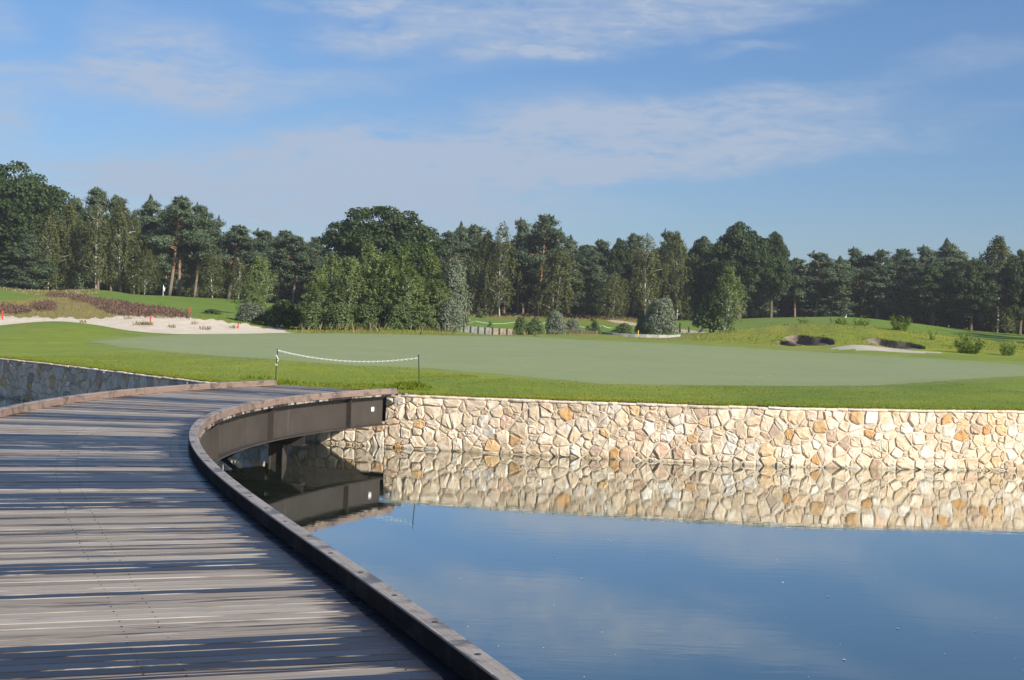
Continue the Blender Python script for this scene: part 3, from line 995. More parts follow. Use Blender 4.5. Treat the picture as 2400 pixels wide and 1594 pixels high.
def build_wall(root, s0, s1, top_fn, palette, seed, caps, limit, ps=.222, pz=.185):
    rnd = random.Random(seed)
    cells = stone_cells(s0, s1, -0.10, lambda s: top_fn(s) - (0.052 if not (SEAT[0] < s < SEAT[1]) else 0.0), ps, pz, rnd)
    cells.sort(key=lambda c: -c[1])
    n_cap = 0
    cap_list = []
    s = caps[0]
    while s < caps[1]:
        L = rnd.choice((.24, .32, .40, .5, .62)) * rnd.uniform(.85, 1.15)
        cap_list.append((s, min(caps[1], s + L)))
        s += L
    cells, rest = cells[:limit], cells[limit:]
    for poly, A in cells:
        me, c = stone_mesh(poly, rnd, wall_to_world, rnd.uniform(.016, .046) * min(1.3, .7 + math.sqrt(A)))
        o = obj('stone', me, root, tuple(c))
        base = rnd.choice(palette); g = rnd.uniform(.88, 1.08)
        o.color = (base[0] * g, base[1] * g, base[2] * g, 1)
    if rest:
        mb = MB()
        for poly, A in rest:
            me, c = stone_mesh(poly, rnd, wall_to_world, .02)
            mb.add([tuple(np.array(v.co) + c) for v in me.vertices], [tuple(p.vertices) for p in me.polygons])
            bpy.data.meshes.remove(me)
        o = mb.build('small_stones', M['stone'], root)
        o['kind'] = 'stuff'; o.color = (.64, .55, .44, 1)
    for (a, b) in cap_list:
        V, F = [], []
        N = max(2, int((b - a) / .1))
        th, pr = rnd.uniform(.040, .056), rnd.uniform(.035, .062)
        up = rnd.uniform(-.004, .010)
        for i in range(N + 1):
            s_ = a + .004 + (b - a - .008) * i / N
            t = top_fn(s_) + up
            e = rnd.uniform(-.008, .010)
            rr = 0.55 if i in (0, N) else 1.0
            for (o_, z_) in ((-.26, t - th), (pr * rr + e - .012, t - th + rnd.uniform(-.003, .003)), (pr * rr + e, t - th * .45), (pr * rr + e - .012, t - .006 + rnd.uniform(-.006, .006)), (-.02, t + rnd.uniform(-.006, .007)), (-.26, t)):
                V.append(wall_to_world(s_, z_, o_))
        for i in range(N):
            for k in range(6):
                k2 = (k + 1) % 6
                F.append((i * 6 + k, i * 6 + k2, (i + 1) * 6 + k2, (i + 1) * 6 + k))
        F.append(tuple(range(5, -1, -1))); F.append(tuple(N * 6 + k for k in range(6)))
        c = wall_to_world((a + b) / 2, top_fn(a), 0)
        me = bpy.data.meshes.new('capstone')
        me.from_pydata([tuple(v - c) for v in V], [], F)
        me.materials.append(M['stone']); me.update()
        o = obj('capstone', me, root, tuple(c))
        base = rnd.choice(WARM[:14]); g = rnd.uniform(.9, 1.08)
        o.color = (base[0] * g, base[1] * g, base[2] * g, 1)


p0, _ = wcurve(-7)
wall_r = empty('retaining_wall', (0, 0, 0))
tag(wall_r, 'sunlit cream and orange fieldstone wall rising from the pond below the putting green', 'wall', 'stone walls along the pond')
wall_body('mortar_core', [(-60, 0.02, -0.004, .42, -.045)], wall_r, wall_top)
build_wall(wall_r, -15.2, 0.02, wall_top, WARM, 11, (-15.2, 0.02), 299)
wall_l = empty('retaining_wall', (0, 0, 0))
tag(wall_l, 'shaded grey fieldstone wall behind and beneath the footbridge', 'wall', 'stone walls along the pond')
wall_body('mortar_core', [(0.036, SEAT[1] - .004, -0.006, .42, -0.01), (SEAT[1], 40, -0.010, .42, -.045)], wall_l, left_top)
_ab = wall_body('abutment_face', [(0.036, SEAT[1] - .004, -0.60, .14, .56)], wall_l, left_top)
_ab.data.materials.clear(); _ab.data.materials.append(M['timber'])  # dark material stands in for the shade on this wall under the deck
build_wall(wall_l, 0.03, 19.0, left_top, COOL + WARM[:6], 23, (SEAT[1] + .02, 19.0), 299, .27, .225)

# ------------------------------------------------------------------ footbridge
bridge = empty('footbridge', (0, 0, 0))
tag(bridge, 'curved boardwalk bridge of wet grey planks between low timber kerbs', 'bridge')


def deck_pt(s, off, z):
    p, d, n = rcurve(s)
    return np.array([p[0] + n[0] * off, p[1] + n[1] * off, z])


WET = [(921, 925), (936, 942), (957, 962), (974, 983), (1019, 1056), (1066, 1070), (1074, 1097), (1103, 1147), (1156, 1192), (1318, 1346), (1386, 1404), (1500, 1572), (1620, 1650)]


def build_planks():
    rnd = random.Random(5)
    S_START = float(np.interp(-1.5, _ys, _rs))
    pitch = 0.1345
    k, s = 0, S_START
    run, wetrun = 0, False
    while s < S_END + .32 and k < 298:
        wdt = deck_width(s)
        g = 0.0045
        a0, a1 = s + g, s + pitch - g
        p, d, n = rcurve(s + pitch / 2)
        o0, o1 = -(CW + rnd.uniform(.006, .022)), wdt + CW + rnd.uniform(.006, .022)
        zt = ZD + rnd.uniform(-.0025, .002)
        tilt = rnd.uniform(-.0015, .0015)
        c = np.array([*(p + n * wdt / 2), zt])
        ch, th = .004, .034
        V, UVs = [], []
        vr = float(rnd.randint(0, 900))
        for (off, slack) in ((o0, 0), (o1, 0)):
            A, B = deck_pt(a0, off, 0), deck_pt(a1, off, 0)
            e = (B - A); L = np.linalg.norm(e); e /= L
            for (u, z) in ((0, -th), (0, -ch), (ch, 0), (L - ch, 0), (L, -ch), (L, -th)):
                q = A + e * u
                V.append((q[0] - c[0], q[1] - c[1], z + tilt * (u / L - .5) * 2))
                UVs.append((off, vr + u))
        F = [(5, 4, 3, 2, 1, 0), (6, 7, 8, 9, 10, 11)] + [(i, i + 1, i + 7, i + 6) for i in range(5)] + [(5, 0, 6, 11)]
        me = bpy.data.meshes.new('plank')
        me.from_pydata(V, [], F)
        uvl = me.uv_layers.new(name='metres')
        for poly in me.polygons:
            for li in poly.loop_indices:
                uvl.data[li].uv = UVs[me.loops[li].vertex_index]
        me.materials.append(M['plank']); me.update()
        o = obj('plank', me, bridge, tuple(c))
        # boards that lie wet, by how far along the deck they are (the middle stretch is the wettest)
        q = deck_pt(s + pitch / 2, 1.55, ZD)
        _, qy = proj(q[0], q[1], q[2])
        wetrun = any(a <= qy <= b for a, b in WET)
        if not wetrun and qy < 1000: wetrun = rnd.random() < .25
        lvl = rnd.uniform(.80, 1.05) if wetrun else rnd.choice((.12, .18, .25, .32, .42, .5))
        o.color = (lvl, rnd.uniform(0, 1), rnd.uniform(.5, 1.0), 1)
        s += pitch; k += 1


build_planks()


def beam(name, s0, s1, offs, prof_w, z0, h, end_taper=0, inward=1):
    """a kerb length: inner face on the curve, outer face prof_w away"""
    mb = MB()
    N = max(3, int((s1 - s0) / .3))
    ss = np.linspace(s0, s1, N + 1)
    V, UVs, F = [], [], []
    b = .007
    prof = [(0, 0), (0, h - b), (b, h), (prof_w - b, h), (prof_w, h - b), (prof_w, 0)]
    acc = [0, h, h + .01, h + prof_w, h + prof_w + .01, 2 * h + prof_w]
    vr = random.uniform(0, 50)
    vz = 0.0
    c = deck_pt((s0 + s1) / 2, offs((s0 + s1) / 2), z0)
    for i, s in enumerate(ss):
        base = deck_pt(s, offs(s), z0); q = deck_pt(s, offs(s) + inward, z0)
        dirv = (q - base) / np.linalg.norm(q - base) * (1 if inward > 0 else 1)
        for k, (o, z) in enumerate(prof):
            pt = base + dirv * o + np.array([0, 0, z])
            if end_taper and i == N and z > h * .5:
                _, d, _ = rcurve(s); pt[:2] -= d * end_taper
            V.append(tuple(pt - c)); UVs.append((s - s0 + vr, acc[k]))
    m = 6
    for i in range(N):
        for k in range(m):
            k2 = (k + 1) % m
            F.append((i * m + k, i * m + k2, (i + 1) * m + k2, (i + 1) * m + k))
    F.append(tuple(range(m))[::-1]); F.append(tuple(N * m + k for k in range(m)))
    me = bpy.data.meshes.new(name)
    me.from_pydata(V, [], F)
    uvl = me.uv_layers.new(name='metres')
    for poly in me.polygons:
        for li in poly.loop_indices: uvl.data[li].uv = UVs[me.loops[li].vertex_index]
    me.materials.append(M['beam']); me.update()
    return obj(name, me, bridge, tuple(c))


_bolt = None


def add_bolts(parent, s0, s1, offs, w, sign, z):
    global _bolt
    if _bolt is None:
        mb = MB(); mb.tube([(0, 0, -.004), (0, 0, .003)], .017, 10)
        _bolt = mb.mesh('bolt', M['dark'])
    n = max(1, int((s1 - s0) / .62))
    for i in range(n):
        s = s0 + (i + .5) * (s1 - s0) / n
        p = deck_pt(s, offs(s) + sign * w * (.5 + random.uniform(-.12, .12)), z)
        o = bpy.data.objects.new('bolt', _bolt); COL.objects.link(o)
        o.parent = parent
        o.location = p - np.array(parent.location)


def build_kerbs():
    joint = float(_rs[np.argmin(np.hypot(_rp[:, 0] + 2.12, _rp[:, 1] - 12.1))])
    L = 2.95
    edges = [joint + L * k for k in range(-5, 10)]
    s_lo, s_hi = float(np.interp(-1.5, _ys, _rs)), S_END
    edges = [s_lo] + [e for e in edges if s_lo + .5 < e < s_hi - .6] + [s_hi]
    for a, b in zip(edges[:-1], edges[1:]):
        last = b == s_hi
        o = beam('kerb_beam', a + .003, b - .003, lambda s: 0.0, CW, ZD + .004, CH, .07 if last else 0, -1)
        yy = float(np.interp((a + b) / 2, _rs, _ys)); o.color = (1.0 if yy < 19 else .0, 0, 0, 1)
        if b > 5: add_bolts(o, a, b, lambda s: 0.0, CW, -1, ZD + .004 + CH)
    s_hi2 = S_END + .05
    edges = [s_lo] + [s_lo + 1.9 + 2.8 * k for k in range(20) if s_lo + 1.9 + 2.8 * k < s_hi2 - .7] + [s_hi2]
    for a, b in zip(edges[:-1], edges[1:]):
        last = b == s_hi2
        o = beam('kerb_beam', a + .003, b - .003, lambda s: deck_width(s), CW, ZD + .004, CH, .07 if last else 0, 1)
        o.color = (0, 0, 0, 1)
        if b > 15: add_bolts(o, a, b, lambda s: deck_width(s), CW, 1, ZD + .004 + CH)


build_kerbs()


def build_steel():
    s_lo, s_hi = float(np.interp(-1.5, _ys, _rs)), S_END - .36
    ss = np.linspace(s_lo, s_hi, 90)
    ZB, ZT = 0.585, 1.175
    for side in (0, 1):
        off = (lambda s: 0.05) if side == 0 else (lambda s: deck_width(s) - 0.05)
        sg = 1 if side == 0 else -1
        path = [deck_pt(s, off(s), 0) for s in ss]
        nrm = [rcurve(s)[2] * sg for s in ss]
        web = MB(); web.sweep(path, nrm, [(-.008, ZB), (-.008, ZT), (.008, ZT), (.008, ZB)])
        g = web.build('girder', M['steel'], bridge)
        f1 = MB(); f1.sweep(path, nrm, [(-.13, ZB - .022), (-.13, ZB), (.13, ZB), (.13, ZB - .022)])
        f1.build('flange', M['steel'], g)
        f2 = MB(); f2.sweep(path, nrm, [(-.13, ZT), (-.13, ZT + .008), (.13, ZT + .008), (.13, ZT)])
        f2.build('flange', M['steel'], g)
        pts = [float(_rs[np.argmin(np.hypot(*( _rp - G(x, y, ZB)[:2]).T))]) for x, y in ((744.7, 997), (566, 1028))]
        step = abs(pts[0] - pts[1])
        s = pts[0] - step * 6
        while s < s_hi - .1:
            if s > s_lo + .2:
                st = MB()
                for a in (-1, 1):
                    c0, c1 = deck_pt(s - .008, off(s), 0), deck_pt(s + .008, off(s), 0)
                    n = rcurve(s)[2] * sg
                    q = lambda c, o, z: (c[0] + n[0] * o, c[1] + n[1] * o, z)
                    i0, i1 = (.0085 * a, .118 * a)
                    st.hexa([q(c0, i0, ZB), q(c0, i1, ZB), q(c1, i1, ZB), q(c1, i0, ZB), q(c0, i0, ZT), q(c0, i1, ZT), q(c1, i1, ZT), q(c1, i0, ZT)])
                st.build('stiffener', M['steel'], g)
            s += step
    # joists carrying the boards between the girders
    for s in np.arange(s_lo + .5, s_hi, 1.25):
        p, d, n = rcurve(s)
        w = deck_width(s)
        mb = MB()
        a, b = deck_pt(s, .07, 0), deck_pt(s, w - .07, 0)
        e = np.array([d[0], d[1], 0]) * .03
        mb.hexa([a - e + (0, 0, 1.03), a + e + (0, 0, 1.03), b + e + (0, 0, 1.03), b - e + (0, 0, 1.03), a - e + (0, 0, 1.174), a + e + (0, 0, 1.174), b + e + (0, 0, 1.174), b - e + (0, 0, 1.174)])
        mb.build('cross_joist', M['steel'], bridge)
    # pier: capping beam on two H columns with a raking brace
    for (sx, sy) in ((-4.28, 28.0), (-2.55, 11.6)):
        s = float(_rs[np.argmin(np.hypot(_rp[:, 0] - sx - .6, _rp[:, 1] - sy + .35))])
        p, d, n = rcurve(s); w = deck_width(s)
        d3, n3 = np.array([d[0], d[1], 0]), np.array([n[0], n[1], 0])
        c = np.array([p[0], p[1], 0])
        mb = MB()

        def slab(o0, o1, z0, z1, a0, a1):
            q = lambda o, a, z: c + n3 * o + d3 * a + np.array([0, 0, z])
            mb.hexa([q(o0, a0, z0), q(o1, a0, z0), q(o1, a1, z0), q(o0, a1, z0), q(o0, a0, z1), q(o1, a0, z1), q(o1, a1, z1), q(o0, a1, z1)])
        slab(-.05, w + .05, .545, .561, -.11, .11)
        slab(-.05, w + .05, .36, .376, -.11, .11)
        slab(-.05, w + .05, .3765, .5445, -.008, .008)
        pier = mb.build('pier_beam', M['steel'], bridge)
        for oo in (.50, w - .75):
            mb = MB()
            slab(oo - .15, oo - .13, -1.2, .359, -.09, .09)
            slab(oo + .13, oo + .15, -1.2, .359, -.09, .09)
            slab(oo - .1295, oo + .1295, -1.2, .359, -.01, .01)
            mb.build('pier_column', M['steel'], bridge)
        mb = MB()
        a, b = c + n3 * (w - .95) + (0, 0, -.3), c + n3 * 1.15 + (0, 0, .33)
        mb.tube([a, b], .045, 6)
        mb.build('brace', M['steel'], bridge)
    # small white plate riveted to the web near the shore
    s = S_END - .76
    mb = MB()
    q = lambda ds, o, z: deck_pt(s + ds, o, z)
    mb.hexa([q(-.055, .034, .865), q(.055, .034, .865), q(.055, .041, .865), q(-.055, .041, .865), q(-.055, .034, .955), q(.055, .034, .955), q(.055, .041, .955), q(-.055, .041, .955)])
    o = mb.build('plate', M['white'], bridge)
    o['label'] = 'small white plate'


build_steel()


def build_screws():
    mb = MB()
    s = float(np.interp(5.2, _ys, _rs))
    S0 = float(np.interp(-1.5, _ys, _rs))
    k0 = int((s - S0) / .1345)
    for k in range(k0, 210):
        a = S0 + k * .1345
        if a > S_END - .2: break
        for off, ph in ((1.26, .036), (1.46, .098), (.22, .066), (2.66, .066)):
            c = deck_pt(a + ph + random.uniform(-.004, .004), off + random.uniform(-.008, .008), ZD)
            mb.tube([c + (0, 0, -.003), c + (0, 0, .0035)], .0050, 6)
    o = mb.build('screw_heads', M['dark'], bridge)
    o['kind'] = 'stuff'


build_screws()

# ------------------------------------------------------------------ roped-off edge of the green
def post(base, top, r, name, label, group):
    h = top[2] - base[2]
    root = empty(name, tuple(base))
    tag(root, label, 'post', group)
    mb = MB()
    L = np.array(top) - np.array(base)
    mb.tube([(0, 0, -.15), tuple(L)], r, 8)
    mb.build('rod', M['post'], root)
    mb = MB()
    mb.tube([tuple(L - (0, 0, .02)), tuple(L + (0, 0, .012))], r * 1.5, 8)
    mb.build('cap', M['post'], root)
    return root


def on_ground(px, py, lo=30, hi=220):
    """first point of the ground under a photo point"""
    ds = np.linspace(lo, hi, 4000)
    d = ray(px, py)
    X, Y, Z = d[0] / d[1] * ds, ds, EYE + d[2] / d[1] * ds
    H = height(X, Y)
    below = np.nonzero(Z <= H)[0]
    i = below[0] if len(below) else len(ds) - 1
    return np.array([X[i], Y[i], H[i]])


b1 = on_ground(645, 897, 32.4, 40); b2 = on_ground(984, 909, 31.6, 40)
t1, t2 = PD(650.5, 819, b1[1]), PD(981, 833, b2[1])
post(b1, t1, .013, 'chain_post', 'thin dark post with white chain wound down its upper half', 'posts holding the white chain')
post(b2, t2, .013, 'chain_post', 'bare thin dark post beside the dark grass tuft at the wall corner', 'posts holding the white chain')


def chain_link(mb, c, ax, up, L=.072, W=.032, r=.0058):
    N, S = 10, 5
    side = np.cross(ax, up); side /= np.linalg.norm(side)
    b = len(mb.v)
    for i in range(N):
        w = 2 * math.pi * i / N
        e = c + ax * math.cos(w) * L * .5 + side * math.sin(w) * W * .5
        rad = ax * math.cos(w) / L + side * math.sin(w) / W
        rad = rad / np.linalg.norm(rad)
        for k in range(S):
            q = 2 * math.pi * k / S
            mb.v.append(tuple(e + (rad * math.cos(q) + up * math.sin(q)) * r))
    for i in range(N):
        i2 = (i + 1) % N
        for k in range(S):
            k2 = (k + 1) % S
            mb.f.append((b + i * S + k, b + i2 * S + k, b + i2 * S + k2, b + i * S + k2))


def build_chain():
    mb = MB()
    A, B = t1 + (0, 0, -.025), t2 + (0, 0, -.06)
    mid = PD(850, 848, (A[1] + B[1]) / 2)
    sag = (A[2] + B[2]) / 2 - mid[2]
    pts = []
    for i in range(401):
        u = i / 400
        p = A * (1 - u) + B * u
        p[2] -= sag * 4 * u * (1 - u) * 1.0
        pts.append(p)
    pts = np.array(pts)
    # loose end wound down the first post
    down = [A + np.array([.016 * math.cos(i * .55), .016 * math.sin(i * .55), -i * .0185]) for i in range(20)][::-1]
    pts = np.vstack([down, pts])
    L = np.concatenate([[0], np.cumsum(np.linalg.norm(np.diff(pts, axis=0), axis=1))])
    step = .058
    for i in range(int(L[-1] / step)):
        s = (i + .5) * step
        c = np.array([np.interp(s, L, pts[:, k]) for k in range(3)])
        d = np.array([np.interp(s + .02, L, pts[:, k]) - np.interp(s - .02, L, pts[:, k]) for k in range(3)])
        d /= np.linalg.norm(d) + 1e-9
        ref = np.array([0, 0, 1.0]) if abs(d[2]) < .8 else np.array([1.0, 0, 0])
        sd = np.cross(d, ref); sd /= np.linalg.norm(sd); up = np.cross(sd, d)
        up = up if i % 2 else sd
        chain_link(mb, c, d, up)
    o = mb.build('chain', M['white'], None, True, tuple(A))
    tag(o, 'white plastic link chain sagging between two thin dark posts', 'chain')


build_chain()


# ------------------------------------------------------------------ vegetation builders
def unit(v):
    return v / (np.linalg.norm(v, axis=-1, keepdims=True) + 1e-9)


def rand_dirs(n, rng):
    return unit(rng.normal(size=(n, 3)))


def cards(c, nrm, L, W, rng, axis=None, fold=0.0):
    """one leaf spray per row: a bent rhombus of two triangles joined in a quad"""
    n = len(c)
    nrm = unit(nrm)
    if axis is None: axis = rand_dirs(n, rng)
    a = unit(axis - (axis * nrm).sum(-1, keepdims=True) * nrm + 1e-6)
    b = np.cross(nrm, a)
    L, W = np.reshape(L, (-1, 1)), np.reshape(W, (-1, 1))
    V = np.stack([c - a * L * .5, c + b * W * .5 + nrm * L * fold, c + a * L * .5, c - b * W * .5 + nrm * L * fold], 1).reshape(-1, 3)
    F = np.arange(4 * n).reshape(n, 4)
    return V, F


def crown_mesh(name, V, F, tint, mat):
    return mesh_np(name, V, F, False, [mat], face_attr=tint)


def broad_crown(name, rng, H0, H1, RX, lobes, cards_n, size, mat, shape='round', lobe_r=(1.5, 2.6), gap=0.0, elong=1.0):
    cz, rz = (H0 + H1) / 2, (H1 - H0) / 2
    C, R = [], []
    for i in range(lobes):
        for _ in range(40):
            d = rand_dirs(1, rng)[0]
            rr = rng.uniform(.35, 1.0) ** .6
            p = d * rr
            w = 1.0
            if shape == 'round': w = 1.0 if p[2] < .2 else 1.0
            if shape == 'dome': p = np.array([p[0], p[1], abs(p[2]) * 2 - 1]); w = 1.0 - .42 * (p[2] + 1) / 2
            if shape == 'egg': w = 1.0 - .55 * max(0, p[2])
            if shape == 'cone': w = .98 - .75 * (p[2] + 1) / 2
            r = rng.uniform(*lobe_r)
            q = np.array([p[0] * (RX - r * .7) * w, p[1] * (RX - r * .7) * w, cz + p[2] * max(.1, rz - r * .55)])
            if gap == 0 or all(np.linalg.norm(q - c) > gap * (r + r2) for c, r2 in zip(C, R)): break
        C.append(q); R.append(r)
    C, R = np.array(C), np.array(R)
    k = rng.choice(len(C), cards_n, p=R ** 2 / (R ** 2).sum())
    d = rand_dirs(cards_n, rng)
    d[:, 2] = np.where(d[:, 2] < -.35, -d[:, 2], d[:, 2])
    rad = R[k] * rng.uniform(.45, 1.30, cards_n) ** .55
    pos = C[k] + d * rad[:, None] * np.array([1, 1, .8])
    nrm = d * 1.0 + rng.normal(size=(cards_n, 3)) * .55 + np.array([0, 0, .25])
    s = size * rng.uniform(.6, 1.35, cards_n)
    V, F = cards(pos, nrm, s * elong, s * .75 / elong, rng, fold=.12)
    lob_t = rng.uniform(.2, .8, len(C))
    tint = np.clip(lob_t[k] * .6 + rng.uniform(0, .45, cards_n), 0, 1)
    return crown_mesh(name, V, F, tint, mat), C


def trunk_mesh(name, pts, rad, mat, limbs=()):
    mb = MB()
    mb.tube(pts, rad, 9)
    for lp, lr in limbs: mb.tube(lp, lr, 5)
    return mb.mesh(name, mat, True)


def make_oak(seed, H=14.0, W=15.0, mat='oak', bole=2.4, lobes=62, n=15000, size=.42, shape='round', low=.12, lr=(1.2, 2.2)):
    rng = np.random.default_rng(seed)
    cm, C = broad_crown('crown', rng, H * low, H, W / 2, lobes, n, size, M[mat], shape, lr, .42)
    pts = [(0, 0, -.4), (0.03, 0, .5), (.1, .05, bole), (.05, .1, H * .45), (0, 0, H * .8)]
    limbs = []
    for i in rng.choice(len(C), 16, replace=False):
        z = rng.uniform(bole, H * .5)
        a = np.array([.05, .05, z]); b = C[i]
        m = (a + b) / 2 + np.array([0, 0, .5])
        limbs.append(([a, m, b], [.17, .11, .04]))
    return cm, trunk_mesh('trunk', pts, [.55, .42, .36, .26, .08], M['bark_oak'], limbs), H, W


def make_pine(seed, H=15.0, W=8.0, crown_from=.40, pads=50, n=17000, lean=0.0, wind=0.0):
    rng = np.random.default_rng(seed)
    bend = rng.uniform(-.5, .5, 2)
    def axis(t):
        return np.array([lean * t * H + bend[0] * math.sin(t * 3.0), bend[1] * math.sin(t * 2.6), t * H])
    C, R, D, limbs = [], [], [], []
    for i in range(pads):
        u = (i + rng.uniform(0, 1)) / pads
        t = crown_from + (1 - crown_from) * u * .97
        env = (0.55 + .45 * math.sin(math.pi * min(1, u * .9 + .22))) * (1.0 - .72 * max(0, u - .45) / .55)
        reach = W / 2 * env * rng.uniform(.30, 1.0) ** .7
        a = rng.uniform(0, 2 * math.pi)
        base = axis(max(crown_from * .9, t - .04))
        tip = base + np.array([math.cos(a) * reach + wind * reach * .5, math.sin(a) * reach, reach * rng.uniform(.0, .45) + .2])
        C.append(tip); R.append(rng.uniform(.65, 1.25) * (1.15 - .45 * u)); D.append([math.cos(a), math.sin(a)])
        limbs.append(([base, (base + tip) / 2 + np.array([0, 0, .12]), tip], [.10 * (1.2 - u), .06, .025]))
        if reach > W * .2:
            C.append(base + (tip - base) * rng.uniform(.4, .7) + np.array([rng.uniform(-.6, .6), rng.uniform(-.6, .6), rng.uniform(.1, .6)])); R.append(rng.uniform(.6, 1.05) * (1.1 - .4 * u)); D.append([math.cos(a), math.sin(a)])
    for _ in range(5):
        C.append(axis(1.0) + np.array([rng.uniform(-.6, .6), rng.uniform(-.6, .6), rng.uniform(-1.2, -.25)])); R.append(rng.uniform(.35, .65)); D.append([0, 0])
    C, R, D = np.array(C), np.array(R), np.array(D)
    k = rng.choice(len(C), n, p=R ** 1.8 / (R ** 1.8).sum())
    d = rand_dirs(n, rng)
    # each bough is a ragged brush: shoots sweep outwards and up from it
    sh = rng.uniform(.25, 1.25, n) * rng.uniform(.5, 1, n) ** .3
    pos = C[k] + d * (R[k] * sh)[:, None] * np.array([1.0, 1.0, .62])
    pos[:, :2] += D[k] * (R[k] * rng.uniform(-.5, .5, n))[:, None]
    ax = unit(d * np.array([1, 1, .4]) + np.concatenate([D[k] * .4 + np.array([wind * .6, 0]), np.full((n, 1), .75)], 1) + rng.normal(size=(n, 3)) * .22)
    nrm = d * np.array([1, 1, .7]) + rng.normal(size=(n, 3)) * .5 + np.array([0, 0, .35])
    L = rng.uniform(.30, .64, n)
    # leading shoots standing up from the upper boughs
    hi = np.nonzero(C[:, 2] > H * (crown_from + (1 - crown_from) * .45))[0]
    for q in rng.choice(hi, min(14, len(hi)), replace=False):
        m = 46; w = rng.random(m)
        hh = rng.uniform(.35, .95); th = rng.uniform(0, 6.28, m); rr = (1 - w) * .42 * rng.random(m) ** .5
        sp = C[q] + np.stack([np.cos(th) * rr + wind * w * .5, np.sin(th) * rr, R[q] * .35 + w * hh], -1)
        pos = np.concatenate([pos, sp]); k = np.concatenate([k, np.full(m, q)])
        ax = np.concatenate([ax, unit(np.stack([np.cos(th) * .6 + wind * .4, np.sin(th) * .6, np.full(m, 1.0)], -1))])
        nrm = np.concatenate([nrm, np.stack([np.cos(th), np.sin(th), np.full(m, .2)], -1) + rng.normal(size=(m, 3)) * .3])
        L = np.concatenate([L, rng.uniform(.28, .5, m)])
    n = len(pos)
    V, F = cards(pos, nrm, L, L * rng.uniform(.20, .36, n), rng, ax, .05)
    lt = rng.uniform(.1, .9, len(C))
    tint = np.clip(lt[k] * .6 + rng.uniform(0, .4, n), 0, 1)
    cm = crown_mesh('crown', V, F, tint, M['pine'])
    ts = np.linspace(-.03, .97, 9)
    r0 = H * .0125
    for _ in range(7):      # dead snags below the crown
        t = rng.uniform(crown_from * .55, crown_from)
        a = rng.uniform(0, 6.28); b = axis(t)
        limbs.append(([b, b + np.array([math.cos(a), math.sin(a), .15]) * rng.uniform(.5, 1.5)], [.035, .012]))
    tm = trunk_mesh('trunk', [axis(t) for t in ts], [r0 * (1.15 - .95 * max(0, t)) + .02 for t in ts], M['bark_pine'], limbs)
    return cm, tm, H, W


def make_birch(seed, H=12.0, W=5.0, mat='birch', crown_from=.22, strands=420, per=16, size=.20, bare=False, droop=1.0, shape=1.0, stems=1):
    rng = np.random.default_rng(seed)
    P, T, A = [], [], []
    tab = rng.uniform(.55, 1.25, (9, 7))
    axis = lambda t: np.array([.25 * math.sin(t * 3 + seed), .2 * math.sin(t * 2.3), t * H])
    limbs = []
    for i in range(strands):
        u = rng.uniform(0, 1) ** .8
        t = crown_from + (1 - crown_from) * u
        env = W / 2 * (math.sin(math.pi * min(1, .18 + u * .82)) ** .75 * shape + (1 - shape) * (1 - u) + .05)
        a = rng.uniform(0, 2 * math.pi)
        r = env * rng.uniform(.12, 1.0) ** .55 * (rng.uniform(.6, 1.15) if droop < 0 else 1) * tab[int(u * 8.99), int(a / 6.2832 * 6.99)]
        st = axis(t) + np.array([math.cos(a) * r, math.sin(a) * r, rng.uniform(-.2, .5)])
        ln = H * rng.uniform(.05, .13) * droop
        out = np.array([math.cos(a), math.sin(a), 0])
        w = np.linspace(0, 1, per)[:, None]
        line = st + out * (w * .30 * abs(ln) * (1 - w * .5)) + np.array([0, 0, -1]) * (w * ln) + rng.normal(size=(per, 3)) * size * .55
        P.append(line); T.append(np.full(per, rng.uniform(0, .65))); A.append(np.repeat((out * .5 + np.array([0, 0, -1]))[None], per, 0))
        if i % 9 == 0:
            b = axis(max(crown_from * .8, t - .10))
            limbs.append(([b, (b + st) / 2 + np.array([0, 0, .25]), st], [H * .0036, H * .0024, H * .001]))
    P, T, A = np.concatenate(P), np.concatenate(T), np.concatenate(A)
    if bare:
        keep = (P[:, 2] < H * .80) | (rng.random(len(P)) < .35)
        P, T, A = P[keep], T[keep], A[keep]
    n = len(P)
    d = unit((P - np.stack([0 * P[:, 0], 0 * P[:, 1], P[:, 2] * .9], -1)) * np.array([1, 1, .4]))
    nrm = d + rng.normal(size=(n, 3)) * .7 + np.array([0, 0, .35])
    s = size * rng.uniform(.6, 1.4, n)
    V, F = cards(P, nrm, s * 1.25, s * .75, rng, A + rng.normal(size=(n, 3)) * .5, .1)
    cm = crown_mesh('crown', V, F, np.clip(T + rng.uniform(0, .4, n), 0, 1), M[mat])
    ts = np.linspace(-.03, .98, 9)
    tm = trunk_mesh('trunk', [axis(t) for t in ts], [H * .0085 * (1.1 - max(0, t)) + .012 for t in ts], M['bark_birch'], limbs)
    return cm, tm, H, W


def make_bush(seed, H=3.0, W=3.2, mat='bush', n=5000, size=.16, lobes=26, elong=1.0, shape='dome', low=.0):
    rng = np.random.default_rng(seed)
    cm, C = broad_crown('foliage', rng, H * low, H, W / 2, lobes, n, size, M[mat], shape, (H * .12, H * .24), .3, elong)
    mb = MB()
    for i in range(6):
        e = C[rng.integers(len(C))]
        mb.tube([(rng.uniform(-.15, .15), rng.uniform(-.15, .15), -.15), tuple(e * np.array([.5, .5, .6])), tuple(e)], [.05, .035, .012], 5)
    return cm, mb.mesh('stem', M['bark_oak'], True), H, W


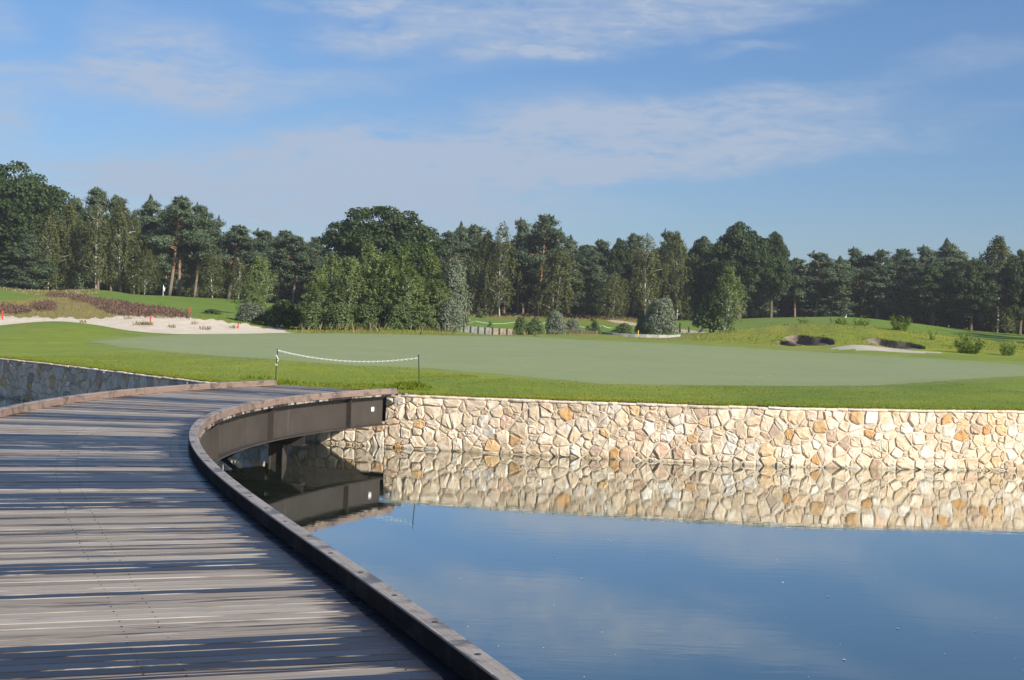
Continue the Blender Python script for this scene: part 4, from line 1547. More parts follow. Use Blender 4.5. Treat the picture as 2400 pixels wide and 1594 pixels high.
def make_weed(seed, H=1.6, W=.9, stems=14, mat='weed', size=.13, per=26):
    rng = np.random.default_rng(seed)
    mb = MB(); P, A, T = [], [], []
    for i in range(stems):
        a = rng.uniform(0, 6.28); r = W / 2 * rng.uniform(0, .5)
        b = np.array([math.cos(a) * r, math.sin(a) * r, -.05])
        hh = H * rng.uniform(.55, 1.0)
        e = b + np.array([math.cos(a) * W * .3, math.sin(a) * W * .3, hh])
        m = (b + e) / 2 + np.array([0, 0, hh * .12])
        mb.tube([b, m, e], [.010, .008, .004], 4)
        w = rng.uniform(.12, 1, per)[:, None]
        P.append((1 - w) ** 2 * b + 2 * w * (1 - w) * m + w * w * e + rng.normal(size=(per, 3)) * .05)
        A.append(unit(rng.normal(size=(per, 3)) * np.array([1, 1, .3]) + np.array([0, 0, .7]))); T.append(np.full(per, rng.uniform(0, .6)))
    P, A, T = np.concatenate(P), np.concatenate(A), np.concatenate(T)
    n = len(P)
    s = size * rng.uniform(.6, 1.4, n)
    V, F = cards(P + A * s[:, None] * .4, rng.normal(size=(n, 3)), s * 1.3, s * .4, rng, A, .05)
    return crown_mesh('foliage', V, F, np.clip(T + rng.uniform(0, .4, n), 0, 1), M[mat]), mb.mesh('stem', M['weed'], True), H, W


LIB = {
    'oak': [make_oak(1, lobes=170, n=34000, lr=(.8, 1.6), size=.36), make_oak(2, lobes=180, n=36000, lr=(.8, 1.5), size=.36), make_oak(3, H=14, W=11, lobes=120, n=24000, shape='egg', bole=3.0, low=.16, lr=(.65, 1.35), size=.34)],
    'pine': [make_pine(10), make_pine(11, lean=.03, W=7.0), make_pine(12, crown_from=.34, W=7.6), make_pine(13, crown_from=.46, W=8.6, wind=.4), make_pine(14, lean=.06, wind=.5, W=8.4, pads=42, n=14000, crown_from=.5), make_pine(15, crown_from=.24, pads=62, n=20000, W=7.6)],
    'fullpine': [make_pine(20, crown_from=.06, pads=78, n=21000, W=7.5), make_pine(21, crown_from=.10, pads=70, n=20000, W=7.0)],
    'birch': [make_birch(30, strands=560, crown_from=.14, W=5.4), make_birch(31, W=5.0, strands=540, crown_from=.10), make_birch(32, bare=True, W=5.0, crown_from=.16), make_birch(33, W=6.0, strands=640, crown_from=.08)],
    'sapling': [make_birch(40, 5.4, 2.1, 'sapling', .10, 520, 14, .088, droop=-.75, shape=.95), make_birch(41, 5.4, 1.8, 'sapling', .06, 500, 14, .085, droop=-.8, shape=.9), make_birch(42, 5.4, 2.4, 'sapling', .02, 620, 14, .09, droop=-.6, shape=1.0), make_birch(43, 5.4, 1.9, 'sapling', .14, 460, 14, .085, droop=-.8, shape=.9)],
    'willow': [make_bush(50, 4.6, 2.6, 'willow', 10000, .14, 60, 1.7, 'dome'), make_bush(51, 3.0, 3.0, 'willow', 8000, .14, 50, 1.6)],
    'bush': [make_bush(60, n=7000, lobes=40), make_bush(61, 2.6, 3.4, n=7000, lobes=40), make_bush(62, 3.2, 2.6, n=6500, lobes=46), make_bush(63, 1.6, 1.8, n=2500, size=.11, lobes=16)],
    'weed': [make_weed(70), make_weed(71, 1.8, .5, 7), make_weed(72, 1.5, 1.5, 34, per=30), make_weed(73, 1.2, .6, 6)],
}
KIND = {'oak': ('oak_tree', 'tree'), 'pine': ('pine_tree', 'tree'), 'fullpine': ('pine_tree', 'tree'), 'birch': ('birch_tree', 'tree'), 'sapling': ('birch_sapling', 'tree'),
        'willow': ('willow_shrub', 'shrub'), 'bush': ('shrub', 'shrub'), 'weed': ('tall_weed', 'plant')}
GROUP = {'oak': 'broad oaks at the wood edge', 'pine': 'pines along the wood edge', 'fullpine': 'pines along the wood edge', 'birch': 'birches along the wood edge', 'sapling': 'young birches behind the green',
         'willow': 'grey willows', 'bush': 'shrubs behind the green', 'weed': 'weeds on the bunker mound'}


def plant(kind, var, px, top, wpx, dep, label, lean=0.0, sink=0.1, col=None):
    cm, tm, H, W = LIB[kind][var]
    q = PD(px, top, dep)
    x, y = q[0], q[1]
    z = hz(x, y)
    h = max(.3, q[2] - z)
    w = wpx / FOC * dep * (1.5 if kind in ('pine', 'fullpine') else 1.18 if kind == 'birch' else 1.5 if kind == 'sapling' else 1.0)
    name, cat = KIND[kind]
    o = empty(name, (x, y, z - sink))
    tag(o, label, cat, GROUP[kind])
    o.scale = (w / W, w / W, (h + sink) / H)
    o.rotation_euler = (0, lean, random.uniform(0, 6.28) if abs(lean) < .001 and kind != 'pine' else random.choice((0, .3, -.3)))
    obj('trunk' if cat == 'tree' else 'stem', tm, o)
    obj('crown' if cat == 'tree' else 'foliage', cm, o)
    return o


TREES = [
    # the tall wood on the left
    ('oak', 0, 40, 388, 300, 190, 'huge dark oak towering at the far left edge over the heath'),
    ('pine', 0, -60, 520, 130, 200, 'dark pine cut off by the left edge of the picture'),
    ('pine', 1, 176, 463, 70, 198, 'narrow pine top peeping out beside the huge left oak'),
    ('fullpine', 0, 62, 548, 88, 172, 'small blue-green pine on a bent trunk before the huge left oak'),
    ('birch', 3, 118, 496, 92, 176, 'olive birch with a white trunk below the huge left oak'),
    ('birch', 0, 160, 478, 70, 178, 'olive birch second from the huge left oak'),
    ('pine', 5, 226, 437, 92, 190, 'tallest pine of the left wood with a pointed blue-green top'),
    ('birch', 2, 232, 478, 62, 174, 'birch with bare white upper twigs below the tallest left pine'),
    ('pine', 2, 275, 455, 76, 190, 'pine with a pointed top just right of the tallest left pine'),
    ('birch', 1, 288, 478, 74, 176, 'large drooping olive birch behind the grassy mound crest'),
    ('birch', 3, 318, 500, 66, 180, 'drooping olive birch against the orange-trunked pines'),
    ('pine', 0, 352, 466, 92, 188, 'broad blue-green pine beside the drooping olive birch'),
    ('pine', 4, 404, 459, 112, 178, 'tall pine with a bright orange leaning trunk'),
    ('pine', 1, 428, 478, 84, 180, 'pine with a slim pale trunk next to the orange leaning one'),
    ('pine', 3, 462, 481, 92, 182, 'pine whose straight grey trunk stands clear on the mound edge'),
    ('pine', 5, 492, 524, 78, 190, 'lower pine between the mound pines and the windswept ones'),
    ('pine', 4, 540, 527, 108, 184, 'windswept pine with a long bare brown trunk over the bright fairway'),
    ('pine', 2, 572, 548, 80, 195, 'dense pine filling the gap behind the windswept one'),
    ('pine', 3, 612, 540, 100, 188, 'flat-topped pine above the yellow-green young birch'),
    ('pine', 4, 652, 539, 92, 190, 'windswept pine with a reddish trunk left of the big middle oak'),
    ('pine', 3, 690, 553, 88, 186, 'pine with a bent pale trunk left of the big middle oak'),
    ('pine', 4, 728, 554, 84, 192, 'outermost windswept pine pointing at the big middle oak'),
    ('pine', 5, 770, 610, 80, 205, 'low pine in the gap before the big middle oak'),
    ('birch', 0, 344, 585, 62, 172, 'low birch with a thin white stem under the orange-trunked pines'),
    ('birch', 1, 500, 592, 60, 176, 'low birch with a thin white stem left of the windswept pine'),
    ('birch', 2, 560, 600, 56, 178, 'leaning thin white birch right of the windswept pine trunk'),
    ('birch', 3, 458, 575, 62, 186, 'shady birch behind the straight grey pine trunk'),
    # middle
    ('oak', 1, 905, 484, 300, 172, 'big round dark oak dominating the middle of the wood'),
    ('pine', 5, 1052, 540, 90, 200, 'pine directly touching the big middle oak'),
    ('pine', 0, 1080, 528, 76, 204, 'first full pine right of the big middle oak'),
    ('pine', 2, 1118, 524, 92, 204, 'pine with two blunt tops right of the big middle oak'),
    ('birch', 3, 1146, 546, 86, 194, 'olive birch hiding the pines next to the grey willow'),
    ('birch', 2, 1180, 524, 74, 192, 'tall birch with bare silvery top and thick white trunk'),
    ('pine', 1, 1222, 514, 70, 204, 'pine between the silvery birch and the tall leaning pine'),
    ('pine', 4, 1262, 501, 96, 198, 'tallest middle pine with a long leaning trunk and open tufted crown'),
    ('pine', 2, 1304, 552, 78, 206, 'pine just right of the tall leaning pine'),
    ('birch', 1, 1308, 585, 92, 192, 'brownish birch low in front of the middle pines'),
    ('pine', 0, 1337, 558, 66, 208, 'small-topped pine behind the brownish birch'),
    ('fullpine', 1, 1372, 572, 92, 196, 'bushy pine green down to the ground in the middle'),
    ('pine', 5, 1408, 559, 70, 206, 'dark pine right of the bushy ground-length pine'),
    ('oak', 2, 1452, 551, 84, 205, 'round-headed dark tree between the middle pines'),
    ('pine', 2, 1490, 545, 74, 208, 'twin-tipped pine behind the pale-topped birch'),
    ('birch', 2, 1519, 551, 80, 194, 'pale-topped birch with white forks left of the right-hand oaks'),
    ('birch', 0, 1440, 640, 66, 190, 'small thin birch with a crooked white stem in the middle shade'),
    ('pine', 3, 1562, 542, 70, 206, 'pine tip over the birches left of the right-hand oaks'),
    ('birch', 3, 1590, 548, 78, 198, 'olive birch next to the right-hand oaks'),
    # the oaks right of the middle
    ('oak', 2, 1652, 547, 120, 206, 'dark oak at the left of the three right-hand oaks'),
    ('oak', 2, 1738, 512, 176, 196, 'tallest right-hand oak on a thick mossy trunk at the fairway'),
    ('oak', 2, 1815, 535, 104, 204, 'slender oak with a pointed top right of the tallest right-hand oak'),
    # right wood
    ('pine', 2, 1872, 603, 74, 214, 'low pine in the gap right of the oaks'),
    ('pine', 3, 1916, 592, 104, 208, 'flat-headed pine with a reddish fork right of the oaks'),
    ('pine', 0, 1968, 606, 84, 212, 'round-topped pine above the tall weeds'),
    ('pine', 1, 2002, 581, 66, 216, 'narrow pointed pine in the right wood'),
    ('pine', 5, 2034, 595, 78, 214, 'dense pine left of the two blunt-topped pines'),
    ('pine', 2, 2072, 583, 84, 212, 'first of two blunt-topped pines in the right wood'),
    ('pine', 4, 2100, 582, 80, 216, 'second of two blunt-topped pines in the right wood'),
    ('pine', 3, 2128, 603, 96, 206, 'wide layered pine over the bright green shrub'),
    ('pine', 1, 2166, 577, 74, 214, 'pointed pine right of the layered pine'),
    ('oak', 2, 2192, 612, 130, 202, 'dark oak standing in deep shade below the pointed right pines'),
    ('pine', 0, 2218, 567, 92, 216, 'tallest pine of the right wood with a spiky crown'),
    ('pine', 2, 2250, 583, 84, 218, 'broad pine next to the tallest right pine'),
    ('oak', 1, 2282, 610, 150, 200, 'very dark oak filling the shade near the right edge'),
    ('birch', 3, 2342, 558, 108, 205, 'drooping birch with a feathery top near the right edge'),
    ('oak', 2, 2398, 578, 120, 198, 'dark tree cut off by the right edge of the picture'),
    ('pine', 2, 2470, 580, 100, 205, 'pine just beyond the right edge of the picture'),
]
for t in TREES: plant(*t)

NEAR = [
    # thicket behind the green
    ('sapling', 0, 603, 617, 62, 128, 'lone yellow-green young birch rising above the grey round bush'),
    ('sapling', 2, 592, 675, 60, 126, 'olive lower birch bush around the lone yellow-green birch'),
    ('willow', 1, 591, 704, 86, 112, 'rounded grey-green willow bush beside the red stake at the sand'),
    ('bush', 1, 672, 700, 116, 108, 'wide dark bush at the tip of the pale sand'),
    ('bush', 2, 640, 715, 60, 110, 'dark bush squeezed between the grey round bush and the wide dark one'),
    ('bush', 1, 498, 724, 52, 118, 'low lone bush below the heather bank'),
    ('sapling', 3, 736, 646, 66, 104, 'first young birch of the thicket next to the wide dark bush'),
    ('sapling', 1, 788, 618, 56, 106, 'young birch with a thin tip second in the thicket'),
    ('sapling', 0, 824, 622, 66, 101, 'yellowish pointed young birch in the left half of the thicket'),
    ('sapling', 2, 762, 672, 70, 101, 'low bushy birch at the foot of the thicket'),
    ('sapling', 2, 880, 590, 82, 102, 'tallest young birch of the thicket with a brown-tinged top'),
    ('sapling', 3, 912, 612, 62, 100, 'young birch with a bright white forked stem'),
    ('sapling', 1, 948, 600, 66, 103, 'young birch with twin pale tips in the thicket'),
    ('sapling', 0, 992, 594, 66, 102, 'slim bright-topped young birch right of the twin-tipped one'),
    ('sapling', 2, 968, 640, 76, 99, 'grey-green bushy birch low in the thicket'),
    ('sapling', 3, 1018, 615, 62, 101, 'leafy young birch against the grey willow'),
    ('sapling', 2, 1036, 668, 66, 99, 'fresh green low birch at the foot of the grey willow'),
    ('bush', 0, 866, 700, 84, 99, 'dark green bush under the tallest young birch'),
    ('bush', 2, 800, 705, 76, 99, 'dark bush under the yellowish pointed birch'),
    ('bush', 0, 940, 702, 84, 98, 'dark bush in the centre of the thicket foot'),
    ('bush', 1, 1000, 712, 76, 98, 'very dark bush near the right end of the thicket foot'),
    ('bush', 2, 735, 706, 70, 100, 'dark bush at the left end of the thicket foot'),
    ('willow', 0, 1068, 602, 74, 100, 'tall silver-grey willow closing the thicket on the right'),
    ('willow', 1, 1056, 690, 70, 98, 'silver-grey lower boughs of a willow beside the timber revetment'),
    # scattered shrubs
    ('bush', 3, 1151, 750, 28, 128, 'small dark shrub in front of the pale revetment'),
    ('bush', 2, 1222, 738, 42, 118, 'upright leafy shrub at the end of the revetment'),
    ('bush', 0, 1256, 745, 52, 118, 'mid green shrub next to the upright leafy one'),
    ('willow', 1, 1304, 720, 56, 124, 'grey-green willow bush in the middle of the rough'),
    ('willow', 1, 1342, 742, 46, 128, 'faded twiggy bush next to the middle willow bush'),
    ('bush', 3, 1392, 742, 44, 132, 'sparse bush beside the yellow weeds'),
    ('bush', 1, 1462, 756, 62, 140, 'low flat bush at the end of the sandy path'),
    ('willow', 1, 1550, 687, 88, 148, 'big grey willow bush left of the golf trolleys'),
    ('willow', 1, 1510, 730, 46, 150, 'brownish twiggy bush leaning on the big grey willow bush'),
    ('bush', 2, 1672, 676, 92, 152, 'dark rounded shrub right of the golf trolleys'),
    ('sapling', 1, 1700, 641, 50, 150, 'slender pale birch growing out of the dark rounded shrub'),
    ('bush', 3, 1130, 722, 34, 176, 'small dark conifer-like shrub at the wood edge by the silvery birch'),
    # mound
    ('weed', 2, 2111, 738, 48, 92, 'bright green leafy shrub standing alone on the bunker mound'),
    ('weed', 1, 2012, 737, 26, 100, 'tall pale weed with upright leaves left of the bright shrub'),
    ('weed', 1, 2028, 737, 22, 101, 'tall thin weed nearest the bright shrub'),
    ('weed', 1, 1975, 734, 20, 101, 'brownish tall weed on the mound crest'),
    ('weed', 3, 1957, 740, 24, 101, 'short weed next to the brownish tall one'),
    ('weed', 3, 1880, 743, 26, 100, 'small weed above the smaller bunker'),
    ('weed', 3, 1995, 752, 22, 99, 'low weed between the brownish and the pale tall weeds'),
    ('weed', 3, 2187, 768, 20, 88, 'single stalk weed right of the bright shrub'),
    ('weed', 3, 2257, 770, 20, 84, 'taller stalk weed over the sprawling weed patch'),
    ('weed', 3, 2273, 776, 18, 84, 'shorter stalk weed over the sprawling weed patch'),
    ('weed', 2, 2272, 792, 68, 78, 'sprawling weed patch at the end of the bunker mound'),
    ('weed', 2, 2362, 800, 42, 78, 'thin twiggy weed by the right edge of the fringe'),
]
for t in NEAR: plant(*t)


# the depth of the wood: one mass behind the trees of the edge
def woodland():
    rng = np.random.default_rng(99)
    parts = {}
    def put(me_key, H, W, x, y, z, h, w, thin):
        V, F, T, mat = me_key
        n = len(F)
        keep = rng.random(n) < thin
        ids = np.nonzero(keep)[0]
        vv = V.reshape(n, 4, 3)[ids]
        a = rng.uniform(0, 6.28); ca, sa = math.cos(a), math.sin(a)
        c = vv.mean(1, keepdims=True)
        vv = c + (vv - c) * 1.45
        X = (vv[..., 0] * ca - vv[..., 1] * sa) * w / W + x
        Y = (vv[..., 0] * sa + vv[..., 1] * ca) * w / W + y
        Z = vv[..., 2] * h / H + z
        parts.setdefault(mat, ([], []))
        parts[mat][0].append(np.stack([X, Y, Z], -1).reshape(-1, 3)); parts[mat][1].append(T[ids])

    def grab(me):
        V = np.empty(len(me.vertices) * 3, np.float32); me.vertices.foreach_get('co', V)
        T = np.empty(len(me.polygons), np.float32); me.attributes['tint'].data.foreach_get('value', T)
        return V.reshape(-1, 3), np.arange(len(V) // 3).reshape(-1, 4), T, me.materials[0]
    src = [(grab(LIB[k][i][0]), LIB[k][i][2], LIB[k][i][3]) for k, i in (('pine', 0), ('pine', 2), ('pine', 5), ('fullpine', 0), ('fullpine', 1), ('oak', 2), ('birch', 3))]
    mb = MB()
    sky_line = lambda px: np.interp(px, [-500, 0, 200, 300, 480, 560, 740, 800, 1000, 1300, 1560, 1640, 1830, 1880, 2250, 2400, 2900], [460, 470, 490, 490, 530, 570, 585, 600, 575, 580, 575, 570, 580, 618, 604, 600, 600])
    for row, dep in enumerate((209, 219, 231, 246)):
        px = -420 + rng.uniform(0, 40)
        while px < 2900:
            k = rng.choice([0, 1, 2, 3, 3, 4, 4, 5, 6])
            dd = dep + rng.uniform(-4, 4)
            top = sky_line(px) + rng.uniform(4, 46)
            q = PD(px, top, dd); z = hz(q[0], q[1])
            w = rng.uniform(70, 115) / FOC * dd
            me, H, W = src[k]
            put(me, H, W, q[0], q[1], z - .1, q[2] - z, w, .34 if row < 2 else .28)
            mb.tube([(q[0], q[1], z - .2), (q[0] + rng.uniform(-.4, .4), q[1], z + (q[2] - z) * .8)], [.17, .07], 5)
            px += rng.uniform(26, 50)
    for i in range(34):
        px, dd = rng.uniform(2560, 3050), rng.uniform(100, 205)
        q = PD(px, 742, dd); z = hz(q[0], q[1])
        k = rng.choice([0, 1, 2, 3, 4, 5])
        h = rng.uniform(10.5, 14)
        me, H, W = src[k]
        put(me, H, W, q[0], q[1], z - .1, h, rng.uniform(5.5, 8), .34)
        mb.tube([(q[0], q[1], z - .2), (q[0] + rng.uniform(-.4, .4), q[1], z + h * .8)], [.17, .07], 5)
    vs, fs, ts, ms, b = [], [], [], [], 0
    mats = list(parts)
    for i, mt in enumerate(mats):
        v = np.concatenate(parts[mt][0]); t = np.concatenate(parts[mt][1])
        vs.append(v); ts.append(t); ms.append(np.full(len(t), i)); fs.append(np.arange(len(v)).reshape(-1, 4) + b); b += len(v)
    me = mesh_np('woodland', np.concatenate(vs), np.concatenate(fs), False, mats, np.concatenate(ms), np.concatenate(ts))
    tag(obj('woodland', me), kind='stuff')
    tag(mb.build('distant_trunks', M['bark_pine']), kind='stuff')


woodland()


def scatter_cards(name, mat, pts, L, W, up=1.0, rng=RNG, kind='stuff', flop=.45):
    n = len(pts)
    ax = unit(rng.normal(size=(n, 3)) * flop + np.array([0, 0, up]))
    nr = unit(rng.normal(size=(n, 3)) * np.array([1, 1, .3]))
    V, F = cards(pts + ax * np.reshape(L, (-1, 1)) * .42, nr, L, W, rng, ax, .03)
    o = obj(name, crown_mesh(name, V, F, rng.uniform(0, 1, n), M[mat]))
    return tag(o, kind=kind)


def undergrowth():
    rng = np.random.default_rng(123)
    P, T = [], []
    for i in range(330):
        px = rng.uniform(-420, 2900)
        dep = rng.uniform(213, 238)
        q = PD(px, 740, dep); z = hz(q[0], q[1])
        h, r = rng.uniform(1.0, 4.2), rng.uniform(1.4, 3.0)
        n = int(230)
        d = rand_dirs(n, rng); d[:, 2] = np.abs(d[:, 2])
        P.append(np.array([q[0], q[1], z]) + d * np.array([r, r, h]) * (rng.uniform(.25, 1, n) ** .5)[:, None])
        T.append(np.full(n, rng.uniform(0, .6)))
    P = np.concatenate(P); T = np.concatenate(T); n = len(P)
    s = rng.uniform(.28, .6, n)
    V, F = cards(P, rng.normal(size=(n, 3)) + np.array([0, -.5, .5]), s, s * .8, rng, None, .1)
    tag(obj('undergrowth', crown_mesh('undergrowth', V, F, np.clip(T + rng.uniform(0, .4, n), 0, 1), M['oak'])), kind='stuff')


undergrowth()


def turf_details():
    rng = np.random.default_rng(5)
    # longer grass along the top of the walls
    n = 26000
    s = rng.uniform(-17, 18, n)
    o = 0.03 + rng.exponential(.15, n)
    pos = np.array([wall_to_world(a, 0, -b) for a, b in zip(s, o)])
    inseat = (s > -.1) & (s < SEAT[1] + .1)
    pos, o = pos[~inseat], o[~inseat]
    pos[:, 2] = np.maximum(height(pos[:, 0], pos[:, 1]), 0) - .006
    L = rng.uniform(.012, .040, len(pos)) * np.where(rng.random(len(pos)) < .05, 1.8, 1.0)
    scatter_cards('grass', 'blade', pos, L, L * .28 + .006, rng=rng, flop=.7)
    n = 90000
    s = rng.uniform(-17, 18, n); o = .25 + 8 * rng.random(n) ** 1.6
    pos = np.array([wall_to_world(a, 0, -b) for a, b in zip(s, o)])
    ok = ~((s > -.1) & (s < SEAT[1] + .1) & (o < 1.4))
    pos = pos[ok]; z = height(pos[:, 0], pos[:, 1]); qx, qy = proj(pos[:, 0], pos[:, 1], z)
    keep = poly_soft(qx, qy, GREEN, 12) < .4
    pos[:, 2] = z - .004; pos = pos[keep]
    L = rng.uniform(.010, .030, len(pos)) * np.where(rng.random(len(pos)) < .03, 1.8, 1.0)
    scatter_cards('mown_grass', 'blade', pos, L, L * .45 + .004, rng=rng, flop=1.0)
    # the tuft beside the corner and the one by the left kerb end
    P = []
    for (px, py, r, k) in ((957, 905, .22, 420), (972, 908, .18, 260), (940, 912, .25, 260), (668, 900, .25, 160), (600, 888, .3, 120)):
        c = on_ground(px, py, 31.6, 45)
        a = rng.uniform(0, 6.28, k); rr = r * rng.random(k) ** .6
        x, y = c[0] + np.cos(a) * rr * 1.4, c[1] + np.sin(a) * rr
        P.append(np.stack([x, y, height(x, y)], -1))
    P = np.concatenate(P)
    L = rng.uniform(.06, .17, len(P))
    scatter_cards('grass_tufts', 'blade', P, L, L * .16, rng=rng, flop=.5)
    # turf beside the bridge landing
    n = 3000
    x, y = rng.uniform(-6.2, -1.8, n), rng.uniform(32.8, 34.4, n)
    P = np.stack([x, y, height(x, y)], -1)
    L = rng.uniform(.03, .08, n)
    scatter_cards('landing_grass', 'blade', P, L, L * .25, rng=rng, flop=.7)
    # rough behind the green and over the mound
    px = rng.uniform(460, 2420, 34000); dep = rng.uniform(81, 118, 34000)
    x = (px - 1200) / FOC * dep; y = dep
    z = height(x, y)
    qx, qy = proj(x, y, z)
    ok = ~((poly_soft(qx, qy, GREEN, 2) > .3)) & ~(poly_soft(qx, qy, SAND, 2) > .3)
    for (cx, cy, rx, ry) in BUNK: ok &= pit(x, y, cx, cy, rx, ry) > .97
    ok &= ~((px > 1060) & (px < 1620) & (rng.random(len(px)) < .6))
    P = np.stack([x, y, z], -1)[ok]
    L = rng.uniform(.05, .13, len(P)) * np.where((px[ok] > 1060) & (px[ok] < 1620), .6, 1) * np.where(rng.random(len(P)) < .02, 2.4, 1)
    scatter_cards('rough_grass', 'rough', P, L, L * .35, rng=rng, flop=.8)
    # bunker lips overhung with turf
    P = []
    for (cx, cy, rx, ry) in BUNK:
        a = rng.uniform(-.1, math.pi + .1, 500)
        rr = (1 + 0.10 * np.sin(3 * a + 1) + 0.06 * np.sin(5 * a)) * rng.uniform(.99, 1.05, 500)
        x, y = cx + np.cos(a) * rx * rr, cy + np.sin(a) * ry * rr
        P.append(np.stack([x, y, np.maximum(height(x, y), height(cx + (x - cx) * 1.08, cy + (y - cy) * 1.08)) - .03], -1))
    P = np.concatenate(P)
    L = rng.uniform(.04, .10, len(P))
    scatter_cards('lip_grass', 'rough', P, L, L * .45, rng=rng, flop=1.0)
    # dry stalks in front of the birches and at the wood's foot
    px = np.concatenate([rng.uniform(690, 1075, 260), rng.uniform(820, 900, 60), rng.uniform(1320, 1400, 120), rng.uniform(1190, 1300, 60)])
    dep = np.concatenate([rng.uniform(88, 98, 260), rng.uniform(84, 92, 60), rng.uniform(96, 110, 120), rng.uniform(94, 108, 60)])
    x = (px - 1200) / FOC * dep
    P = np.stack([x, dep, height(x, dep)], -1)
    L = rng.uniform(.2, .6, len(P)) * np.where(rng.random(len(P)) < .12, 1.5, 1)
    scatter_cards('dry_stalks', 'dry', P, L, L * .09, rng=rng, flop=.22)
    px = rng.uniform(1080, 1570, 5000); dep = rng.uniform(188, 212, 5000)
    x = (px - 1200) / FOC * dep
    P = np.stack([x, dep, height(x, dep)], -1)
    L = rng.uniform(.15, .42, len(P))
    scatter_cards('dry_grass', 'dry', P, L, L * .3, rng=rng, flop=.5)
    px = rng.uniform(-150, 230, 2600); dep = rng.uniform(150, 164, 2600)
    x = (px - 1200) / FOC * dep
    P = np.stack([x, dep, height(x, dep)], -1)
    L = rng.uniform(.12, .34, len(P))
    scatter_cards('dry_bank_grass', 'dry', P, L, L * .3, rng=rng, flop=.5)
    # heather in flower
    n = 60000
    px = rng.uniform(-200, 460, n); dep = rng.uniform(104, 152, n)
    x = (px - 1200) / FOC * dep
    z = height(x, dep)
    qx, qy = proj(x, dep, z)
    m = np.zeros(n)
    for poly in (HEATHER1, HEATHER2, HEATHER3, HEATHER4): m = np.maximum(m, poly_soft(qx, qy, poly, 3))
    ok = rng.random(n) < m
    cl = .5 + .5 * np.sin(x * 2.3 + np.sin(dep * 1.1)) * np.sin(dep * 1.9 + x)
    P = np.stack([x, dep, z], -1)[ok]
    hgt = (.15 + .38 * cl[ok]) * rng.uniform(.5, 1, ok.sum())
    P[:, 2] += hgt * rng.random(len(P))
    L = rng.uniform(.10, .22, len(P))
    scatter_cards('heather', 'heather', P, L, L * .55, rng=rng, flop=.7)
    ok = (rng.random(n) < .12 * poly_soft(qx, qy, HEATH, 4)) & (m < .5)
    P = np.stack([x, dep, z], -1)[ok]
    L = rng.uniform(.07, .18, len(P))
    scatter_cards('heath_grass', 'dry', P, L, L * .4, rng=rng, flop=.7)
    # tufts and twigs on the sand
    P = []
    for (px, py, r, k) in ((335, 762, .45, 160), (402, 768, .2, 40), (195, 757, .15, 24), (455, 760, .15, 24), (300, 748, .2, 30), (480, 773, .25, 40), (372, 745, .3, 50), (545, 770, .2, 24)):
        c = on_ground(px, py, 84, 112)
        a = rng.uniform(0, 6.28, k); rr = r * rng.random(k) ** .6
        x, y = c[0] + np.cos(a) * rr * 1.6, c[1] + np.sin(a) * rr
        P.append(np.stack([x, y, height(x, y)], -1))
    P = np.concatenate(P)
    L = rng.uniform(.12, .4, len(P))
    scatter_cards('sand_tufts', 'dry', P, L, L * .14, rng=rng, flop=.5)
    # pale specks: droppings and blown leaves on the mown grass, leaves on the pond
    mb = MB()
    k = 0
    while k < 260:
        px, py = rng.uniform(0, 2400), rng.uniform(788, 905)
        if k < 7: px, py = ((1715, 882), (1733, 880), (1782, 884), (1805, 882), (1768, 886), (100, 838), (147, 840))[k]
        c = on_ground(px, py, 33, 80)
        r = (.05 if k < 7 else rng.uniform(.009, .02)) * (c[1] / 45)
        a = rng.uniform(0, 6.28)
        pts = [(c[0] + math.cos(a + q * 1.257) * r * rng.uniform(.6, 1.2), c[1] + math.sin(a + q * 1.257) * r * 1.4 * rng.uniform(.6, 1.2), c[2] + .012 + rng.uniform(0, .012)) for q in range(5)]
        mb.add(pts, [tuple(range(5))])
        k += 1
    tag(mb.build('fallen_leaves', M['speck']), kind='stuff')
    mb = MB()
    for i in range(40):
        px, py = rng.uniform(1000, 2400), rng.uniform(1235, 1590)
        if i < 8: px, py = ((1427, 1264), (1431, 1268), (1300, 1303), (1363, 1356), (1835, 1365), (1940, 1398), (1978, 1546), (2103, 1473))[i]
        c = G(px, py, 0.004)
        r = .018 if i < 8 else rng.uniform(.004, .009)
        a = rng.uniform(0, 6.28)
        mb.add([(c[0] + math.cos(a + q * 1.047) * r * rng.uniform(.6, 1.3), c[1] + math.sin(a + q * 1.047) * r * rng.uniform(.6, 1.3), .003 + rng.uniform(0, .004)) for q in range(6)], [tuple(range(6))])
    tag(mb.build('floating_leaves', M['speck']), kind='stuff')


turf_details()


# ------------------------------------------------------------------ golf course furniture
def stake(px, py_base, py_top, dep, label):
    q = PD(px, py_base, dep); z = hz(q[0], q[1])
    h = (py_base - py_top) / FOC * dep
    root = empty('marker_stake', (q[0], q[1], z))
    tag(root, label, 'stake', 'red stakes on the sand')
    mb = MB(); w = .042
    mb.box(-w, w, -w, w, -.2, h - .06); mb.build('shaft', M['red'], root)
    mb = MB(); mb.hexa([(-w, -w, h - .06), (w, -w, h - .06), (w, w, h - .06), (-w, w, h - .06), (-.02, -.02, h), (.02, -.02, h), (.02, .02, h), (-.02, .02, h)])
    mb.build('tip', M['red'], root)


stake(5, 758, 737, 100, 'red stake at the far left end of the pale sand')
stake(352, 762, 745, 99, 'red stake among dry twigs in the middle of the pale sand')
stake(558, 764, 752, 99, 'short red stake before the grey round bush')
stake(446, 742, 731, 122, 'faint red stake at the foot of the heather bank')


